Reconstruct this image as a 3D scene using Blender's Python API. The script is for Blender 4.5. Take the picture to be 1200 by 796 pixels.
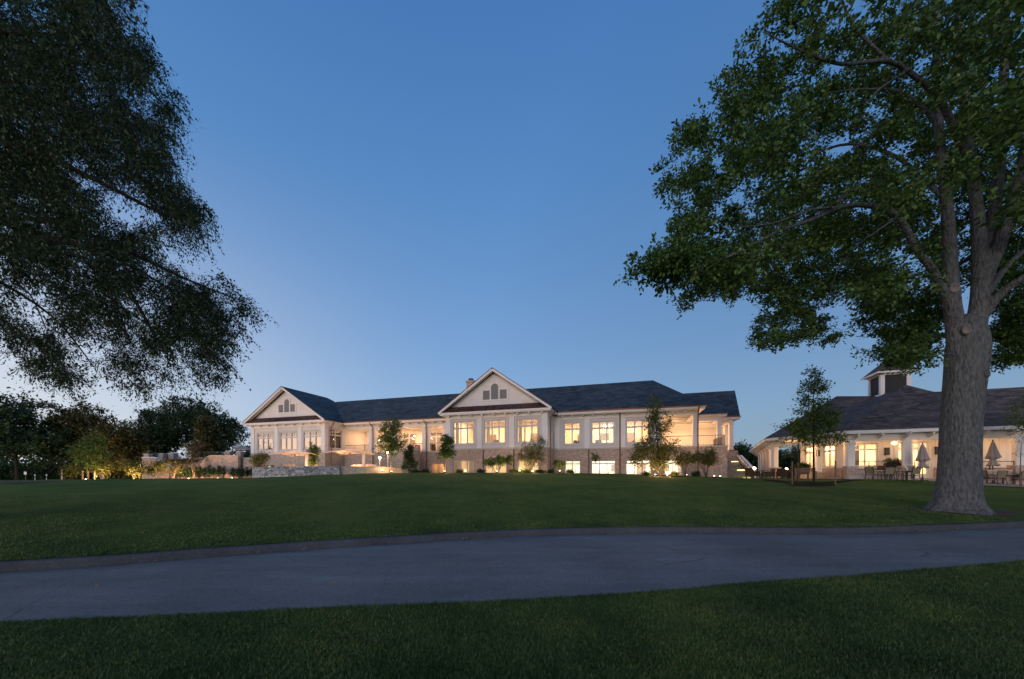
import bpy, math, random
import numpy as np
from mathutils import Vector, Matrix
random.seed(7); RNG = np.random.default_rng(11)
for o in list(bpy.data.objects): bpy.data.objects.remove(o)
sc = bpy.context.scene
C = sc.collection

# ------------------------------------------------------------------ camera, sky, sun, exposure
F = 450.0; EYE = 1.6; HZ = 556.0           # focal length in photo pixels, eye height, horizon row
cam = bpy.data.cameras.new('camera'); cam.sensor_width = 36; cam.lens = 36*F/1200
cam.shift_y = (HZ-398)/1200; cam.clip_end = 2000; cam.clip_start = .05
camo = bpy.data.objects.new('camera', cam); C.objects.link(camo)
camo.location = (0, 0, EYE); camo.rotation_euler = (math.pi/2, 0, 0); sc.camera = camo

SUN_EL, SUN_AZ = math.radians(3.0), math.radians(233)      # low glow behind the camera, to the left
w = bpy.data.worlds.new("World"); sc.world = w; w.use_nodes = True
wn = w.node_tree; wn.nodes.clear()
def WN(t, **k):
    n = wn.nodes.new(t)
    for a, v in k.items(): setattr(n, a, v)
    return n
def wl(a, b): wn.links.new(a, b)
def wmath(op, a, b=None, clamp=False):
    n = WN('ShaderNodeMath', operation=op, use_clamp=clamp)
    for i, v in enumerate((a, b)):
        if v is None: continue
        if isinstance(v, (int, float)): n.inputs[i].default_value = v
        else: wl(v, n.inputs[i])
    return n.outputs[0]
def wmap(v, a, b, c, d, smooth=True):
    n = WN('ShaderNodeMapRange', interpolation_type='SMOOTHSTEP' if smooth else 'LINEAR'); n.clamp = True
    wl(v, n.inputs[0])
    for i, q in enumerate((a, b, c, d)): n.inputs[1+i].default_value = q
    return n.outputs[0]
def wmix(f, a, b):
    n = WN('ShaderNodeMix', data_type='RGBA')
    if isinstance(f, float): n.inputs[0].default_value = f
    else: wl(f, n.inputs[0])
    for i, v in ((6, a), (7, b)):
        if isinstance(v, tuple): n.inputs[i].default_value = (*v, 1)
        else: wl(v, n.inputs[i])
    return n.outputs[2]
tc = WN('ShaderNodeTexCoord'); sx = WN('ShaderNodeSeparateXYZ'); wl(tc.outputs['Generated'], sx.inputs[0])
X_, Y_, Z_ = sx.outputs
ramp = WN('ShaderNodeValToRGB'); wl(Z_, ramp.inputs[0])
stops = [(0, (.33, .49, .70)), (.15, (.28, .44, .69)), (.30, (.20, .36, .64)), (.45, (.14, .30, .59)), (.60, (.098, .250, .545)), (.78, (.063, .188, .468)), (1, (.045, .15, .40))]
el = ramp.color_ramp.elements
while len(el) < len(stops): el.new(.5)
for e_, (p, c_) in zip(el, stops): e_.position = p; e_.color = (*c_, 1)
gd = wmath('ADD', wmath('MULTIPLY', X_, -.8), wmath('MULTIPLY', Y_, -.6))
glow = wmix(wmap(gd, .3, 1, 0, 1), (.86, .84, .86), (1.5, 1.08, .86))
wt = wmath('MULTIPLY', wmap(gd, -.5, .6, 0, 1), wmap(Z_, 0, .62, 1, 0))
dusk = wmix(wt, ramp.outputs[0], glow)
dk = WN('ShaderNodeVectorMath', operation='SCALE'); wl(dusk, dk.inputs[0]); wl(wmap(gd, -1, -.5, .66, 1, False), dk.inputs['Scale'])
sky = WN('ShaderNodeTexSky', sky_type='NISHITA'); sky.sun_disc = False
sky.sun_elevation = math.radians(1.5); sky.sun_rotation = SUN_AZ; sky.ozone_density = 3; sky.dust_density = .6
sk = WN('ShaderNodeVectorMath', operation='SCALE'); wl(sky.outputs[0], sk.inputs[0]); sk.inputs['Scale'].default_value = .9
both = wmix(.12, dk.outputs[0], sk.outputs[0])
bg = WN('ShaderNodeBackground'); wl(both, bg.inputs[0]); bg.inputs[1].default_value = 1.0
out = WN('ShaderNodeOutputWorld'); wl(bg.outputs[0], out.inputs[0])

sl = bpy.data.lights.new('sun', 'SUN'); sl.energy = 1.35; sl.angle = math.radians(35); sl.color = (1, .89, .81)
slo = bpy.data.objects.new('sun', sl); C.objects.link(slo)
sd = Vector((-.25, -.96, .10)).normalized()                 # towards the afterglow
slo.rotation_euler = sd.to_track_quat('Z', 'Y').to_euler()
vs = sc.view_settings; sc.display_settings.display_device = 'sRGB'
vs.view_transform = 'Standard'; vs.look = 'None'; vs.exposure = 0; vs.gamma = 1
cy = sc.cycles; cy.use_denoising = True
cy.max_bounces = 6; cy.diffuse_bounces = 3; cy.glossy_bounces = 2; cy.transmission_bounces = 3; cy.transparent_max_bounces = 10
cy.caustics_reflective = False; cy.caustics_refractive = False; cy.sample_clamp_indirect = 3

# ------------------------------------------------------------------ helpers
def px(x, y, Y): return Vector(((x-600)/F*Y, Y, EYE+(HZ-y)/F*Y))

class MB:
    """collects polygons; build() links them as one mesh object with metre-scaled UVs"""
    def __init__(s): s.v = []; s.f = []
    def poly(s, pts):
        i = len(s.v); s.v += [tuple(p) for p in pts]; s.f.append(tuple(range(i, i+len(pts))))
    def solid(s, bottom, top):
        n = len(bottom); i = len(s.v); s.v += [tuple(p) for p in bottom]+[tuple(p) for p in top]
        s.f.append(tuple(i+k for k in range(n))[::-1]); s.f.append(tuple(i+n+k for k in range(n)))
        for k in range(n): s.f.append((i+k, i+(k+1) % n, i+n+(k+1) % n, i+n+k))
    def box(s, x0, x1, y0, y1, z0, z1):
        s.solid([(x0, y0, z0), (x1, y0, z0), (x1, y1, z0), (x0, y1, z0)], [(x0, y0, z1), (x1, y0, z1), (x1, y1, z1), (x0, y1, z1)])
    def bar(s, a, b, w_, h=None):
        a = Vector(a); b = Vector(b); h = h or w_; d = (b-a).normalized()
        u = Vector((0, 0, 1)).cross(d)
        u = Vector((1, 0, 0)) if u.length < 1e-3 else u.normalized()
        n = d.cross(u)
        q = [u*(-w_/2)+n*(-h/2), u*(w_/2)+n*(-h/2), u*(w_/2)+n*(h/2), u*(-w_/2)+n*(h/2)]
        s.solid([a+k for k in q], [b+k for k in q])
    def tube(s, path, rad, n=6, cap=True):
        path = [Vector(p) for p in path]; L = len(path)
        if not hasattr(rad, '__len__'): rad = [rad]*L
        i = len(s.v); ref = Vector((0, 0, 1)) if abs((path[-1]-path[0]).normalized().z) < .9 else Vector((1, 0, 0))
        for k, p in enumerate(path):
            d = (path[min(k+1, L-1)]-path[max(k-1, 0)]).normalized()
            u = d.cross(ref).normalized(); v = d.cross(u)
            for j in range(n):
                a = 2*math.pi*j/n; q = p+(u*math.cos(a)+v*math.sin(a))*rad[k]; s.v.append((q.x, q.y, q.z))
        for k in range(L-1):
            for j in range(n):
                a = i+k*n+j; b = i+k*n+(j+1) % n; s.f.append((a, a+n, b+n, b))
        if cap: s.f.append(tuple(i+j for j in range(n))); s.f.append(tuple(i+(L-1)*n+j for j in range(n))[::-1])
    def lathe(s, c, prof, n=12, squash=1):
        i = len(s.v)
        for r, z in prof:
            for j in range(n):
                a = 2*math.pi*j/n; s.v.append((c[0]+r*math.cos(a), c[1]+r*math.sin(a)*squash, c[2]+z))
        for k in range(len(prof)-1):
            for j in range(n):
                a = i+k*n+j; b = i+k*n+(j+1) % n; s.f.append((a, b, b+n, a+n))
        s.f.append(tuple(i+j for j in range(n))[::-1]); s.f.append(tuple(i+(len(prof)-1)*n+j for j in range(n)))
    def ring(s, c, rx, rz, w_, n=14):               # oval ring standing in the x-z plane
        for j in range(n):
            a, b = 2*math.pi*j/n, 2*math.pi*(j+1)/n
            s.bar((c[0]+rx*math.cos(a), c[1], c[2]+rz*math.sin(a)), (c[0]+rx*math.cos(b), c[1], c[2]+rz*math.sin(b)), w_)
    def build(s, name, mat, parent=None, smooth=False, bevel=0):
        me = bpy.data.meshes.new(name); me.from_pydata(s.v, [], s.f); me.update()
        uv = me.uv_layers.new(name='UVMap'); co = [Vector(q) for q in s.v]; data = [0.0]*(2*len(me.loops))
        for p in me.polygons:
            n = p.normal; t = Vector((-n.y, n.x, 0))
            t = Vector((1, 0, 0)) if t.length < 1e-3 else t.normalized()
            b = n.cross(t)
            for li in p.loop_indices:
                q = co[me.loops[li].vertex_index]; data[2*li] = q.dot(t); data[2*li+1] = q.dot(b)
        uv.data.foreach_set('uv', data)
        if smooth: me.polygons.foreach_set('use_smooth', [True]*len(me.polygons))
        return link(name, me, mat, parent, bevel)
def link(name, me, mat, parent=None, bevel=0):
    o = bpy.data.objects.new(name, me); C.objects.link(o)
    if mat: me.materials.append(mat)
    if parent: o.parent = parent
    if bevel:
        m = o.modifiers.new('bevel', 'BEVEL'); m.width = bevel; m.segments = 2; m.limit_method = 'ANGLE'
    return o
def tag(o, label, cat, group=None, kind=None):
    o['label'] = label; o['category'] = cat
    if group: o['group'] = group
    if kind: o['kind'] = kind
    return o
def thing(name, label, cat, loc=(0, 0, 0), rz=0, group=None):
    o = bpy.data.objects.new(name, None); C.objects.link(o); o.empty_display_size = .3
    o.location = loc; o.rotation_euler = (0, 0, rz); return tag(o, label, cat, group)
def dup(root, loc, rz=0, label=None, scale=None):
    def cp(o, par):
        c = o.copy(); C.objects.link(c)
        if par: c.parent = par
        for ch in o.children: cp(ch, c)
        return c
    r = cp(root, None); r.location = loc; r.rotation_euler = (0, 0, rz)
    if label: r['label'] = label
    if scale: r.scale = (scale,)*3
    return r
def np_mesh(name, V, Q):
    me = bpy.data.meshes.new(name); nv, nf, k = len(V), len(Q), Q.shape[1]
    me.vertices.add(nv); me.vertices.foreach_set('co', V.astype(np.float32).ravel())
    me.loops.add(nf*k); me.loops.foreach_set('vertex_index', Q.astype(np.int32).ravel())
    me.polygons.add(nf); me.polygons.foreach_set('loop_start', np.arange(0, nf*k, k, dtype=np.int32))
    me.update(calc_edges=True); me.validate(); return me
def point(name, loc, power, color=(1, .72, .42), r=.06):
    l = bpy.data.lights.new(name, 'POINT'); l.energy = power; l.color = color; l.shadow_soft_size = r
    o = bpy.data.objects.new(name, l); C.objects.link(o); o.location = loc; return o
def spot(name, loc, target, power, color=(1, .74, .44), ang=80, r=.05):
    l = bpy.data.lights.new(name, 'SPOT'); l.energy = power; l.color = color; l.shadow_soft_size = r
    l.spot_size = math.radians(ang); l.spot_blend = .7
    o = bpy.data.objects.new(name, l); C.objects.link(o); o.location = loc
    o.rotation_euler = (Vector(target)-Vector(loc)).to_track_quat('-Z', 'Y').to_euler(); return o
def area(name, loc, sx_, sy_, power, color, parent=None, rot=(0, 0, 0)):
    l = bpy.data.lights.new(name, 'AREA'); l.shape = 'RECTANGLE'; l.size = sx_; l.size_y = sy_; l.energy = power; l.color = color
    o = bpy.data.objects.new(name, l); C.objects.link(o); o.location = loc; o.rotation_euler = rot
    if parent: o.parent = parent
    return o

# ------------------------------------------------------------------ materials
def mat(name, col, rough=.7, spec=.3, build=None, metal=0):
    m = bpy.data.materials.new(name); m.use_nodes = True; nt = m.node_tree
    b = nt.nodes['Principled BSDF']; b.inputs['Base Color'].default_value = (*col, 1)
    b.inputs['Roughness'].default_value = rough; b.inputs['Specular IOR Level'].default_value = spec; b.inputs['Metallic'].default_value = metal
    if build: build(nt, b)
    return m
def N(nt, t, ins=None, **k):
    n = nt.nodes.new(t)
    for a, v in k.items(): setattr(n, a, v)
    for a, v in (ins or {}).items():
        if hasattr(v, 'is_output'): nt.links.new(v, n.inputs[a])
        else: n.inputs[a].default_value = v
    return n
def coord(nt, which='Object'): return N(nt, 'ShaderNodeTexCoord').outputs[which]
def noise(nt, vec, scale, detail=4, rough=.6):
    return N(nt, 'ShaderNodeTexNoise', {'Vector': vec, 'Scale': scale, 'Detail': detail, 'Roughness': rough}).outputs['Fac']
def rampc(nt, fac, *stops):
    r = N(nt, 'ShaderNodeValToRGB', {'Fac': fac}); e = r.color_ramp.elements
    while len(e) < len(stops): e.new(.5)
    for q, (p, c) in zip(e, stops): q.position = p; q.color = (*c, 1)
    return r.outputs['Color']
def mixc(nt, f, a, b, mode='MIX'):
    n = N(nt, 'ShaderNodeMix', data_type='RGBA', blend_type=mode)
    for i, v in ((0, f), (6, a), (7, b)):
        if hasattr(v, 'is_output'): nt.links.new(v, n.inputs[i])
        elif isinstance(v, tuple): n.inputs[i].default_value = (*v, 1)
        else: n.inputs[i].default_value = v
    return n.outputs[2]
def bump(nt, b, h, strength=.4, dist=.02):
    n = N(nt, 'ShaderNodeBump', {'Height': h, 'Strength': strength, 'Distance': dist}); nt.links.new(n.outputs[0], b.inputs['Normal'])
def scaled(nt, vec, s): return N(nt, 'ShaderNodeMapping', {'Vector': vec, 'Scale': s}).outputs[0]
def setc(nt, b, c): nt.links.new(c, b.inputs['Base Color'])
M = {}
def paint(c, var=.08):
    def f(nt, b):
        n = noise(nt, coord(nt), 1.3, 5); lo = tuple(q*(1-var) for q in c)
        setc(nt, b, rampc(nt, n, (.3, lo), (.7, c))); bump(nt, b, noise(nt, coord(nt), 30, 2), .08, .01)
    return f
def brickf(c1, c2, mort, bw=.22, bh=.075):
    def f(nt, b):
        uv = coord(nt, 'UV')
        br = N(nt, 'ShaderNodeTexBrick', {'Vector': uv, 'Color1': (*c1, 1), 'Color2': (*c2, 1), 'Mortar': (*mort, 1), 'Scale': 1.0, 'Mortar Size': .008, 'Bias': -.1, 'Brick Width': bw, 'Row Height': bh})
        n = noise(nt, uv, 9, 3); c = mixc(nt, .55, br.outputs['Color'], rampc(nt, n, (.3, (.45,)*3), (.7, (1.2,)*3)), 'MULTIPLY')
        n2 = noise(nt, uv, 3.2, 5, .8); setc(nt, b, mixc(nt, .75, c, rampc(nt, n2, (.34, (.62,)*3), (.66, (1.3,)*3)), 'MULTIPLY'))
        bump(nt, b, br.outputs['Fac'], -.5, .01)
    return f
def shinglef(c1, c2, c3):
    def f(nt, b):
        uv = coord(nt, 'UV')
        br = N(nt, 'ShaderNodeTexBrick', {'Vector': uv, 'Color1': (*c1, 1), 'Color2': (*c2, 1), 'Mortar': (*[q*.5 for q in c1], 1), 'Scale': 1.0, 'Mortar Size': .012, 'Bias': 0, 'Brick Width': .33, 'Row Height': .16})
        br2 = N(nt, 'ShaderNodeTexBrick', {'Vector': uv, 'Color1': (.40,)*3+(1,), 'Color2': (1.75,)*3+(1,), 'Mortar': (1, 1, 1, 1), 'Scale': 1.0, 'Mortar Size': 0, 'Brick Width': .8, 'Row Height': .30, 'Bias': -.15})
        c = mixc(nt, .75, br.outputs['Color'], br2.outputs['Color'], 'MULTIPLY')
        setc(nt, b, mixc(nt, rampc(nt, noise(nt, uv, .35, 3), (.35, (0, 0, 0)), (.7, (.45,)*3)), c, c3)); bump(nt, b, br.outputs['Fac'], -.6, .02)
    return f
def sidingf(c, gap):
    def f(nt, b):
        uv = coord(nt, 'UV'); wv = N(nt, 'ShaderNodeTexWave', {'Vector': uv, 'Scale': 1/gap/6.283*3.1416, 'Distortion': 0}, wave_type='BANDS', bands_direction='Y', wave_profile='SAW').outputs['Fac']
        n = noise(nt, uv, .9, 4); setc(nt, b, rampc(nt, n, (.3, tuple(q*.9 for q in c)), (.7, c))); bump(nt, b, wv, .5, .02)
    return f
M['trim'] = mat('white_trim_paint', (.74, .70, .69), .5, .4, paint((.76, .72, .71), .07))
M['siding'] = mat('cream_siding', (.74, .70, .69), .6, .3, sidingf((.77, .725, .715), .18))
M['panel'] = mat('cream_panel', (.6, .57, .56), .6, .3, paint((.64, .605, .595), .08)); M['frame'] = mat('grey_white_frame', (.55, .53, .54), .5, .4, paint((.58, .555, .565), .06))
M['brick'] = mat('tan_brick', (.4, .3, .25), .85, .2, brickf((.52, .385, .315), (.34, .235, .19), (.52, .47, .43)))
M['brick_grey'] = mat('greyed_brick', (.4, .35, .3), .85, .2, brickf((.44, .37, .31), (.34, .27, .225), (.48, .44, .40)))
M['coping'] = mat('limestone_coping', (.5, .47, .43), .7, .3, paint((.54, .50, .46), .15))
M['roof'] = mat('slate_blue_shingles', (.03, .04, .05), .75, .3, shinglef((.031, .042, .051), (.056, .070, .082), (.05, .066, .080)))
M['roof_brown'] = mat('brown_shingles', (.05, .045, .05), .8, .25, shinglef((.060, .044, .038), (.145, .102, .080), (.095, .068, .056)))
M['metal_roof'] = mat('bronze_standing_seam', (.10, .05, .035), .45, .5, lambda nt, b: (bump(nt, b, N(nt, 'ShaderNodeTexWave', {'Vector': coord(nt, 'UV'), 'Scale': 1.1}, bands_direction='X').outputs['Fac'], .8, .06), setc(nt, b, rampc(nt, noise(nt, coord(nt), 2, 4), (.3, (.06, .032, .026)), (.7, (.13, .065, .045))))), metal=.4)
M['copper'] = mat('aged_copper', (.2, .085, .055), .5, .5, paint((.22, .09, .06), .45), metal=.4)
M['louvre'] = mat('grey_louvre', (.2, .195, .19), .7, .3, sidingf((.215, .21, .205), .09))
M['dark'] = mat('dark_bronze_metal', (.025, .023, .022), .5, .5)
M['dark_louvre'] = mat('charcoal_louvre', (.018, .016, .018), .6, .4, sidingf((.02, .018, .02), .1))
M['fabric'] = mat('beige_canvas', (.62, .53, .46), .85, .1, paint((.64, .55, .48), .12))
def canvasf(nt, b):
    t = N(nt, 'ShaderNodeBsdfTranslucent', {'Color': (.62, .50, .42, 1)}); x = N(nt, 'ShaderNodeMixShader', {'Fac': .3}); nt.links.new(b.outputs[0], x.inputs[1]); nt.links.new(t.outputs[0], x.inputs[2]); nt.links.new(x.outputs[0], nt.nodes['Material Output'].inputs[0])
M['fabric'] = mat('beige_canvas', (.64, .54, .47), .85, .1, canvasf)
M['grey_fabric'] = mat('taupe_canvas', (.33, .29, .27), .9, .1, paint((.36, .32, .30), .15))
M['sling'] = mat('tan_sling', (.25, .20, .14), .85, .15, paint((.26, .21, .15), .2))
M['wicker'] = mat('brown_wicker', (.07, .045, .03), .8, .2, paint((.085, .055, .036), .5))
M['wood'] = mat('weathered_teak', (.25, .16, .1), .75, .2, paint((.27, .17, .11), .35))
M['post_wood'] = mat('stake_wood', (.2, .15, .11), .85, .15, paint((.22, .16, .12), .4))
M['mulch'] = mat('dark_mulch', (.04, .025, .018), 1, .05, lambda nt, b: (setc(nt, b, rampc(nt, noise(nt, coord(nt), 14, 5), (.35, (.012, .008, .006)), (.7, (.07, .042, .028)))), bump(nt, b, noise(nt, coord(nt), 20, 4), .8, .05)))
M['pave'] = mat('patio_pavers', (.3, .28, .26), .85, .2, brickf((.34, .31, .28), (.27, .25, .23), (.2, .19, .18), .6, .6))
M['concrete'] = mat('pale_concrete', (.4, .37, .33), .85, .2, paint((.42, .39, .35), .2))
M['carpet_stone'] = mat('worn_step_stone', (.22, .2, .18), .85, .2, paint((.24, .22, .195), .3))
M['red'] = mat('red_upholstery', (.5, .03, .02), .7, .2, paint((.5, .035, .025), .2))
M['white'] = mat('white_paint', (.8, .8, .8), .5, .4)
M['interior'] = mat('warm_plaster', (.75, .6, .42), .8, .2, paint((.80, .64, .45), .18))
M['interior_pale'] = mat('pale_plaster', (.85, .8, .7), .8, .2, paint((.86, .80, .70), .15))
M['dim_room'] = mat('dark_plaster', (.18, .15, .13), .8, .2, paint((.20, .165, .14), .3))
M['curtain'] = mat('linen_curtain', (.62, .55, .45), .9, .1, lambda nt, b: (bump(nt, b, N(nt, 'ShaderNodeTexWave', {'Vector': coord(nt, 'UV'), 'Scale': 3.0, 'Distortion': 1.0}, bands_direction='X').outputs['Fac'], .9, .05)))
M['carpet'] = mat('brown_carpet', (.16, .1, .07), .95, .05, paint((.18, .11, .08), .35))
M['pot'] = mat('dark_planter', (.03, .025, .022), .8, .2, paint((.035, .03, .026), .4))
def stonef(nt, b):
    uv = scaled(nt, coord(nt, 'UV'), (3.0, 4.4, 1))
    v = N(nt, 'ShaderNodeTexVoronoi', {'Vector': uv, 'Scale': 1.0, 'Randomness': .9}); e = N(nt, 'ShaderNodeTexVoronoi', {'Vector': uv, 'Scale': 1.0, 'Randomness': .9}, feature='DISTANCE_TO_EDGE')
    s = N(nt, 'ShaderNodeSeparateColor', {'Color': v.outputs['Color']})
    c = rampc(nt, s.outputs[0], (0, (.09, .10, .12)), (.3, (.36, .38, .41)), (.5, (.60, .57, .54)), (.7, (.19, .205, .24)), (1, (.75, .72, .69)))
    c = mixc(nt, .5, c, rampc(nt, noise(nt, uv, 3, 4), (.3, (.6,)*3), (.7, (1.1,)*3)), 'MULTIPLY')
    g = rampc(nt, e.outputs['Distance'], (.0, (0, 0, 0)), (.07, (1, 1, 1)))
    setc(nt, b, mixc(nt, g, (.10, .09, .085), c)); bump(nt, b, g, .7, .03)
M['stone'] = mat('fieldstone', (.3, .3, .3), .85, .25, stonef)
def glassm(name, refl, tint):
    m = bpy.data.materials.new(name); m.use_nodes = True; nt = m.node_tree; nt.nodes.clear()
    t = N(nt, 'ShaderNodeBsdfTransparent', {'Color': (*tint, 1)}); g = N(nt, 'ShaderNodeBsdfGlossy', {'Color': (1, 1, 1, 1), 'Roughness': .02})
    fr = N(nt, 'ShaderNodeLayerWeight', {'Blend': .3}); f = N(nt, 'ShaderNodeMath', {0: fr.outputs['Fresnel'], 1: refl}, operation='ADD', use_clamp=True)
    x = N(nt, 'ShaderNodeMixShader', {'Fac': f.outputs[0], 1: t.outputs[0], 2: g.outputs[0]})
    o = N(nt, 'ShaderNodeOutputMaterial'); nt.links.new(x.outputs[0], o.inputs[0]); return m
M['glass'] = glassm('window_glass', .02, (.95, .95, .93)); M['mirror_glass'] = glassm('coated_window_glass', .45, (.8, .8, .8))
def emit(name, col, s):
    m = bpy.data.materials.new(name); m.use_nodes = True; nt = m.node_tree; nt.nodes.clear()
    e = N(nt, 'ShaderNodeEmission', {'Color': (*col, 1), 'Strength': s}); o = N(nt, 'ShaderNodeOutputMaterial'); nt.links.new(e.outputs[0], o.inputs[0]); return m
M['bulb'] = emit('lit_bulb', (1, .80, .5), 22); M['shade'] = emit('lit_lamp_shade', (1, .72, .4), 2.2); M['steplight'] = emit('step_light', (1, .8, .35), 5)
M['exit'] = emit('lit_green_sign', (.3, 1, .35), 1.2)
def leafm(name, cols, trans=.25, patch=False):
    m = bpy.data.materials.new(name); m.use_nodes = True; nt = m.node_tree; nt.nodes.clear()
    g = N(nt, 'ShaderNodeNewGeometry'); n = noise(nt, coord(nt), .7, 4)
    f = N(nt, 'ShaderNodeMath', {0: g.outputs['Random Per Island'], 1: n}, operation='MULTIPLY_ADD'); f.inputs[2].default_value = 0
    f2 = N(nt, 'ShaderNodeMath', {0: g.outputs['Random Per Island'], 1: .55}, operation='MULTIPLY'); f3 = N(nt, 'ShaderNodeMath', {0: n, 1: .5}, operation='MULTIPLY')
    f4 = N(nt, 'ShaderNodeMath', {0: f2.outputs[0], 1: f3.outputs[0]}, operation='ADD')
    c = rampc(nt, f4.outputs[0], *[(k/(len(cols)-1)*.8+.1, q) for k, q in enumerate(cols)])
    if patch: c = mixc(nt, 1.0, c, rampc(nt, noise(nt, coord(nt), .75, 5, .65), (.36, (.55, .62, .62)), (.52, (1, 1, 1)), (.68, (1.65, 1.42, 1.25))), 'MULTIPLY')
    d = N(nt, 'ShaderNodeBsdfDiffuse', {'Color': c}); t = N(nt, 'ShaderNodeBsdfTranslucent', {'Color': c}); x = N(nt, 'ShaderNodeMixShader', {'Fac': trans, 1: d.outputs[0], 2: t.outputs[0]})
    gl = N(nt, 'ShaderNodeBsdfGlossy', {'Color': (.8, .85, .9, 1), 'Roughness': .45}); y = N(nt, 'ShaderNodeMixShader', {'Fac': .025, 1: x.outputs[0], 2: gl.outputs[0]})
    o = N(nt, 'ShaderNodeOutputMaterial'); nt.links.new(y.outputs[0], o.inputs[0]); return m
M['oak_leaf'] = leafm('oak_leaves', [(.024, .055, .014), (.060, .125, .026), (.12, .19, .042)])
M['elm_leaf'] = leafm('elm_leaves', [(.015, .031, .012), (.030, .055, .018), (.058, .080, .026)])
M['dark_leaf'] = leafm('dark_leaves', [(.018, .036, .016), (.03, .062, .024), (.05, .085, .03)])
M['brown_leaf'] = leafm('bronzed_leaves', [(.045, .042, .012), (.085, .075, .02), (.13, .10, .03)])
M['green_leaf'] = leafm('mid_green_leaves', [(.045, .085, .014), (.10, .165, .03), (.19, .23, .05)], .4)
M['olive_leaf'] = leafm('olive_leaves', [(.06, .075, .014), (.12, .135, .028), (.20, .19, .042)], .35)
def barkf(c1, c2, c3, sc_=1.0):
    def f(nt, b):
        v = scaled(nt, coord(nt), (5*sc_, 5*sc_, 1.7*sc_)); n = noise(nt, v, 2.6, 9, .75); n2 = noise(nt, coord(nt), .9, 3)
        c = rampc(nt, n, (.35, c1), (.6, c2)); setc(nt, b, mixc(nt, rampc(nt, n2, (.5, (0, 0, 0)), (.75, (.6,)*3)), c, c3)); nb = N(nt, 'ShaderNodeTexVoronoi', {'Vector': mixc(nt, .25, scaled(nt, coord(nt), (9*sc_, 9*sc_, 2.2*sc_)), N(nt, 'ShaderNodeTexNoise', {'Vector': coord(nt), 'Scale': 3.0, 'Detail': 5.0}).outputs['Color'], 'ADD'), 'Scale': 1.0}, feature='DISTANCE_TO_EDGE'); nn = N(nt, 'ShaderNodeMath', {0: n, 1: nb.outputs['Distance']}, operation='ADD'); bump(nt, b, nn.outputs[0], 1.0, .10)
    return f
M['oak_bark'] = mat('oak_bark', (.15, .13, .12), .9, .15, barkf((.052, .055, .060), (.18, .187, .195), (.14, .172, .168)))
M['bark'] = mat('dark_bark', (.05, .04, .035), .9, .15, barkf((.02, .017, .015), (.06, .05, .043), (.05, .05, .045), 3))
M['pale_bark'] = mat('pale_bark', (.2, .16, .12), .9, .15, barkf((.12, .09, .07), (.24, .19, .15), (.2, .18, .15), 4))
M['cut_wood'] = mat('weathered_cut_wood', (.2, .185, .18), .9, .1, paint((.25, .225, .22), .5))
def lawnf(nt, b):
    o = coord(nt); n = noise(nt, o, .22, 5); n2 = noise(nt, scaled(nt, o, (1, .5, 1)), 2.1, 6, .7); n3 = noise(nt, o, 45, 3, .8)
    c = rampc(nt, n, (.3, (.062, .104, .023)), (.5, (.10, .145, .029)), (.72, (.155, .175, .042)))
    c = mixc(nt, .55, c, rampc(nt, n2, (.3, (.55,)*3), (.72, (1.35,)*3)), 'MULTIPLY'); c = mixc(nt, .8, c, rampc(nt, n3, (.3, (.35,)*3), (.7, (1.5,)*3)), 'MULTIPLY')
    dry = rampc(nt, noise(nt, o, .55, 5), (.58, (0, 0, 0)), (.74, (.7,)*3)); setc(nt, b, mixc(nt, dry, c, (.15, .12, .05)))
    bump(nt, b, n3, .9, .05)
M['lawn'] = mat('mown_turf', (.03, .06, .02), .95, .05, lawnf)
M['blade'] = leafm('grass_blades', [(.018, .048, .016), (.046, .102, .025), (.088, .142, .038), (.18, .185, .07)], .25, True)
def roadf(nt, b):
    o = coord(nt); n = noise(nt, o, 26, 6, .85); n2 = noise(nt, scaled(nt, o, (.25, 1.6, 1)), 1.0, 7, .7); n3 = noise(nt, o, .45, 3)
    c = rampc(nt, n2, (.25, (.125, .122, .117)), (.5, (.155, .151, .145)), (.75, (.20, .195, .187)))
    c = mixc(nt, .65, c, rampc(nt, n, (.34, (.45,)*3), (.66, (1.5,)*3)), 'MULTIPLY'); c = mixc(nt, .7, c, rampc(nt, n3, (.3, (.6,)*3), (.7, (1.2,)*3)), 'MULTIPLY')
    v = N(nt, 'ShaderNodeTexVoronoi', {'Vector': mixc(nt, .12, o, N(nt, 'ShaderNodeTexNoise', {'Vector': o, 'Scale': 2.0, 'Detail': 4.0}).outputs['Color']), 'Scale': .42}, feature='DISTANCE_TO_EDGE')
    crack = rampc(nt, v.outputs['Distance'], (.0, (.55,)*3), (.008, (1, 1, 1))); setc(nt, b, mixc(nt, rampc(nt, n3, (.5, (0, 0, 0)), (.6, (1, 1, 1))), c, mixc(nt, 1.0, c, crack, 'MULTIPLY')))
    bump(nt, b, n, .5, .01)
M['road'] = mat('worn_asphalt', (.12, .12, .12), .85, .25, roadf)
def kerbf(nt, b):
    o = coord(nt); n = noise(nt, o, 22, 6, .8); n2 = noise(nt, o, 1.5, 4)
    c = rampc(nt, n, (.3, (.040, .043, .049)), (.7, (.090, .096, .108))); setc(nt, b, mixc(nt, .6, c, rampc(nt, n2, (.3, (.55,)*3), (.7, (1.2,)*3)), 'MULTIPLY')); bump(nt, b, n, .7, .015)
M['kerb'] = mat('asphalt_kerb', (.08, .08, .08), .9, .2, kerbf)
M['track'] = mat('worn_earth_track', (.12, .08, .06), .95, .05, paint((.13, .09, .07), .4))

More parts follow.
